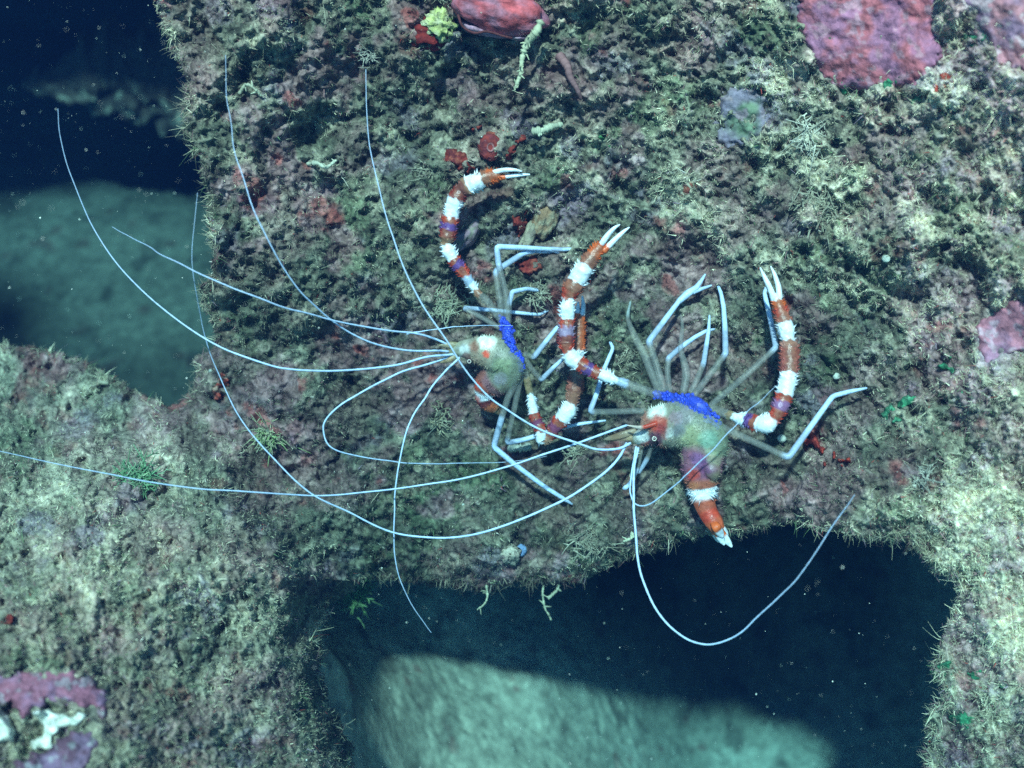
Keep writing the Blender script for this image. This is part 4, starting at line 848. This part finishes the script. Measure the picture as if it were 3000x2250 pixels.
claw(A, [(1534, 1076, .18, 11, GLASS), (1543, 1108, .17, 13, TAN), (1550, 1140, .16, 12, TAN), (1555, 1156, .16, 14, WHITE), (1560, 1190, .15, 15, WHITE), (1564, 1212, .15, 17, RED), (1570, 1232, .15, 18, (.2, .05, .1, 1)), (1580, 1250, .15, 18, RED), (1586, 1264, .15, 18, WHITE), (1584, 1290, .14, 18, WHITE), (1594, 1292, .14, 16, (.5, .3, .2, 1)), (1608, 1280, .13, 18, DKRED), (1622, 1258, .13, 20, (.2, .05, .1, 1)), (1636, 1240, .13, 24, RED),
         (1648, 1226, .13, 27, WHITE), (1664, 1204, .13, 27, WHITE), (1676, 1176, .13, 26, (.36, .16, .11, 1)), (1684, 1140, .13, 25, (.34, .11, .08, 1)), (1690, 1100, .13, 24, (.30, .17, .11, 1)), (1692, 1060, .12, 22, WHITE), (1694, 1020, .12, 21, ORANGE), (1696, 960, .12, 21, (.5, .10, .03, 1)), (1698, 935, .12, 17, ORANGE), (1699, 925, .12, 8, ORANGE)],
     [[(1706, 938, .12, 9, ORANGE), (1707, 922, .12, 8, WHITE), (1709, 895, .12, 7, WHITE), (1706, 868, .12, 3, WHITE)], [(1692, 938, .12, 9, ORANGE), (1692, 915, .12, 8, WHITE), (1694, 885, .12, 3, WHITE)]], g, 4, (3, 10, 16))
leg(A, [(1486, 950, .20), (1482, 860, .20), (1460, 770, .19), (1455, 722, .19), (1540, 726, .14), (1612, 730, .09), (1650, 746, .05)], 11, 2)
leg(A, [(1612, 729, .09), (1653, 731, .08), (1678, 729, .06), (1706, 708, .02)], 7, 0)
leg(A, [(1470, 955, .20), (1466, 889, .20), (1452, 794, .18), (1536, 740, .12), (1566, 735, .10), (1614, 737, .06), (1654, 748, .04)], 11, 2)
leg(A, [(1490, 945, .18), (1492, 885, .18), (1501, 855, .16), (1542, 846, .11), (1580, 851, .06), (1612, 869, .01)], 9, 1)
leg(A, [(1466, 962, .20), (1412, 930, .18), (1358, 902, .16), (1403, 905, .12), (1466, 911, .10), (1534, 918, .07), (1580, 922, .04), (1618, 903, .0)], 8.5, 2)
leg(A, [(1525, 1082, .2), (1505, 1130, .21), (1487, 1167, .22), (1468, 1230, .22), (1446, 1309, .20), (1507, 1360, .15), (1594, 1425, .08), (1654, 1463, .03), (1676, 1477, .0)], 11.5, 3)
leg(A, [(1530, 1086, .19), (1518, 1140, .19), (1505, 1205, .18), (1484, 1298, .15), (1540, 1287, .11), (1590, 1270, .08), (1640, 1254, .06), (1697, 1242, .04), (1774, 1232, .0)], 10, 3)
leg(A, [(1534, 1036, .2), (1564, 1046, .18), (1600, 1000, .13), (1634, 958, .09), (1690, 960, .06), (1714, 970, .04), (1735, 936, .0)], 9, 1)
leg(A, [(1538, 1052, .2), (1560, 1084, .19), (1586, 1112, .17), (1620, 1078, .12), (1660, 1042, .07), (1690, 1015, .02)], 9.5, 2)
A.build('body', M_SHRIMP, S)
eye(S, 1375, 1059, .24, 9)
feeler('antenna', [(1318, 1012, .19), (1270, 990, .22), (1220, 976, .26), (1126, 966, .32), (970, 938, .40), (759, 875, .45), (542, 780, .42), (430, 722, .4), (330, 663, .36)], 5, 2, S)
feeler('antenna', [(1190, 978, .25), (1260, 966, .26), (1336, 958, .27), (1420, 954, .28), (1502, 953, .28)], 2.6, 1.4, S, tipa=.5)
feeler('antenna', [(1315, 1030, .19), (1275, 1026, .22), (1180, 1024, .28), (1071, 997, .34), (970, 938, .38), (868, 841, .42), (773, 678, .42), (705, 502, .38), (671, 339, .32), (662, 160, .24)], 5, 1.6, S, tipa=.5)
feeler('antenna', [(1335, 1038, .19), (1309, 1041, .21), (1248, 1047, .25), (1153, 1071, .3), (1004, 1085, .36), (868, 1081, .42), (746, 1058, .46), (610, 997, .5), (475, 902, .5), (366, 800, .48), (271, 665, .46), (203, 502, .44), (176, 393, .42), (170, 318, .4)], 5.6, 2, S)
feeler('antenna', [(1330, 1042, .19), (1302, 1051, .2), (1220, 1078, .24), (1126, 1112, .28), (1017, 1173, .32), (956, 1227, .32), (947, 1268, .32), (970, 1309, .32), (1044, 1336, .3), (1153, 1352, .27), (1288, 1356, .22), (1383, 1356, .19), (1492, 1353, .15), (1600, 1335, .1)], 5.2, 1.6, S, tipa=.5)
feeler('antenna', [(1345, 1048, .19), (1336, 1058, .2), (1302, 1092, .22), (1248, 1160, .28), (1207, 1221, .32), (1180, 1302, .36), (1160, 1424, .4), (1153, 1560, .42), (1166, 1668, .42), (1200, 1756, .4), (1262, 1852, .36)], 5.2, 2, S)

# ------------------------------------------------------------------ specks drifting in the water
g = np.random.default_rng(77); n = 5200
u = g.uniform(-300, 3300, n); v = g.uniform(-300, 2550, n); dd = np.where(g.random(n) < .3, g.uniform(3.2, 4.5, n), g.uniform(4.8, 8.5, n)); r = g.gamma(1.6, 1.1, n).clip(.7, 7) * dd / FPX * .5
c = P(u, v, dd); octa = np.array([(1, 0, 0), (-1, 0, 0), (0, 1, 0), (0, -1, 0), (0, 0, 1), (0, 0, -1)], float)
of = np.array([(0, 2, 4), (2, 1, 4), (1, 3, 4), (3, 0, 4), (2, 0, 5), (1, 2, 5), (3, 1, 5), (0, 3, 5)])
vv = c[:, None] + octa[None] * r[:, None, None] * g.uniform(.6, 1.4, (n, 6, 1))
o = mesh_np('drifting_specks', vv.reshape(-1, 3), None, M_SNOW, np.tile([.8, .8, .7], (n * 6, 1)), tris=(of[None] + np.arange(n)[:, None, None] * 6).reshape(-1, 3)); tag(o, kind='stuff')

# ------------------------------------------------------------------ the water's own haze
def haze_box():
    x0, x1, y0, y1, z0, z1 = -31, 30, -22, 38, -5.0, 7.6
    vs = [(x, y, z) for z in (z0, z1) for y in (y0, y1) for x in (x0, x1)]
    fs = [(0, 2, 3, 1), (4, 5, 7, 6), (0, 1, 5, 4), (2, 6, 7, 3), (0, 4, 6, 2), (1, 3, 7, 5)]
    m = bpy.data.materials.new('water_haze'); m.use_nodes = True; nt = m.node_tree; nt.nodes.clear()
    out = nt.nodes.new('ShaderNodeOutputMaterial'); pv = nt.nodes.new('ShaderNodeVolumePrincipled')
    pv.inputs['Color'].default_value = (.005, .0145, .050, 1); pv.inputs['Density'].default_value = .15; pv.inputs['Anisotropy'].default_value = .2
    pv.inputs['Absorption Color'].default_value = (.02, .43, .56, 1)
    nt.links.new(pv.outputs[0], out.inputs['Volume'])
    tag(mesh_np('haze', np.array(vs, float), fs, m, smooth=False), kind='stuff')
haze_box()
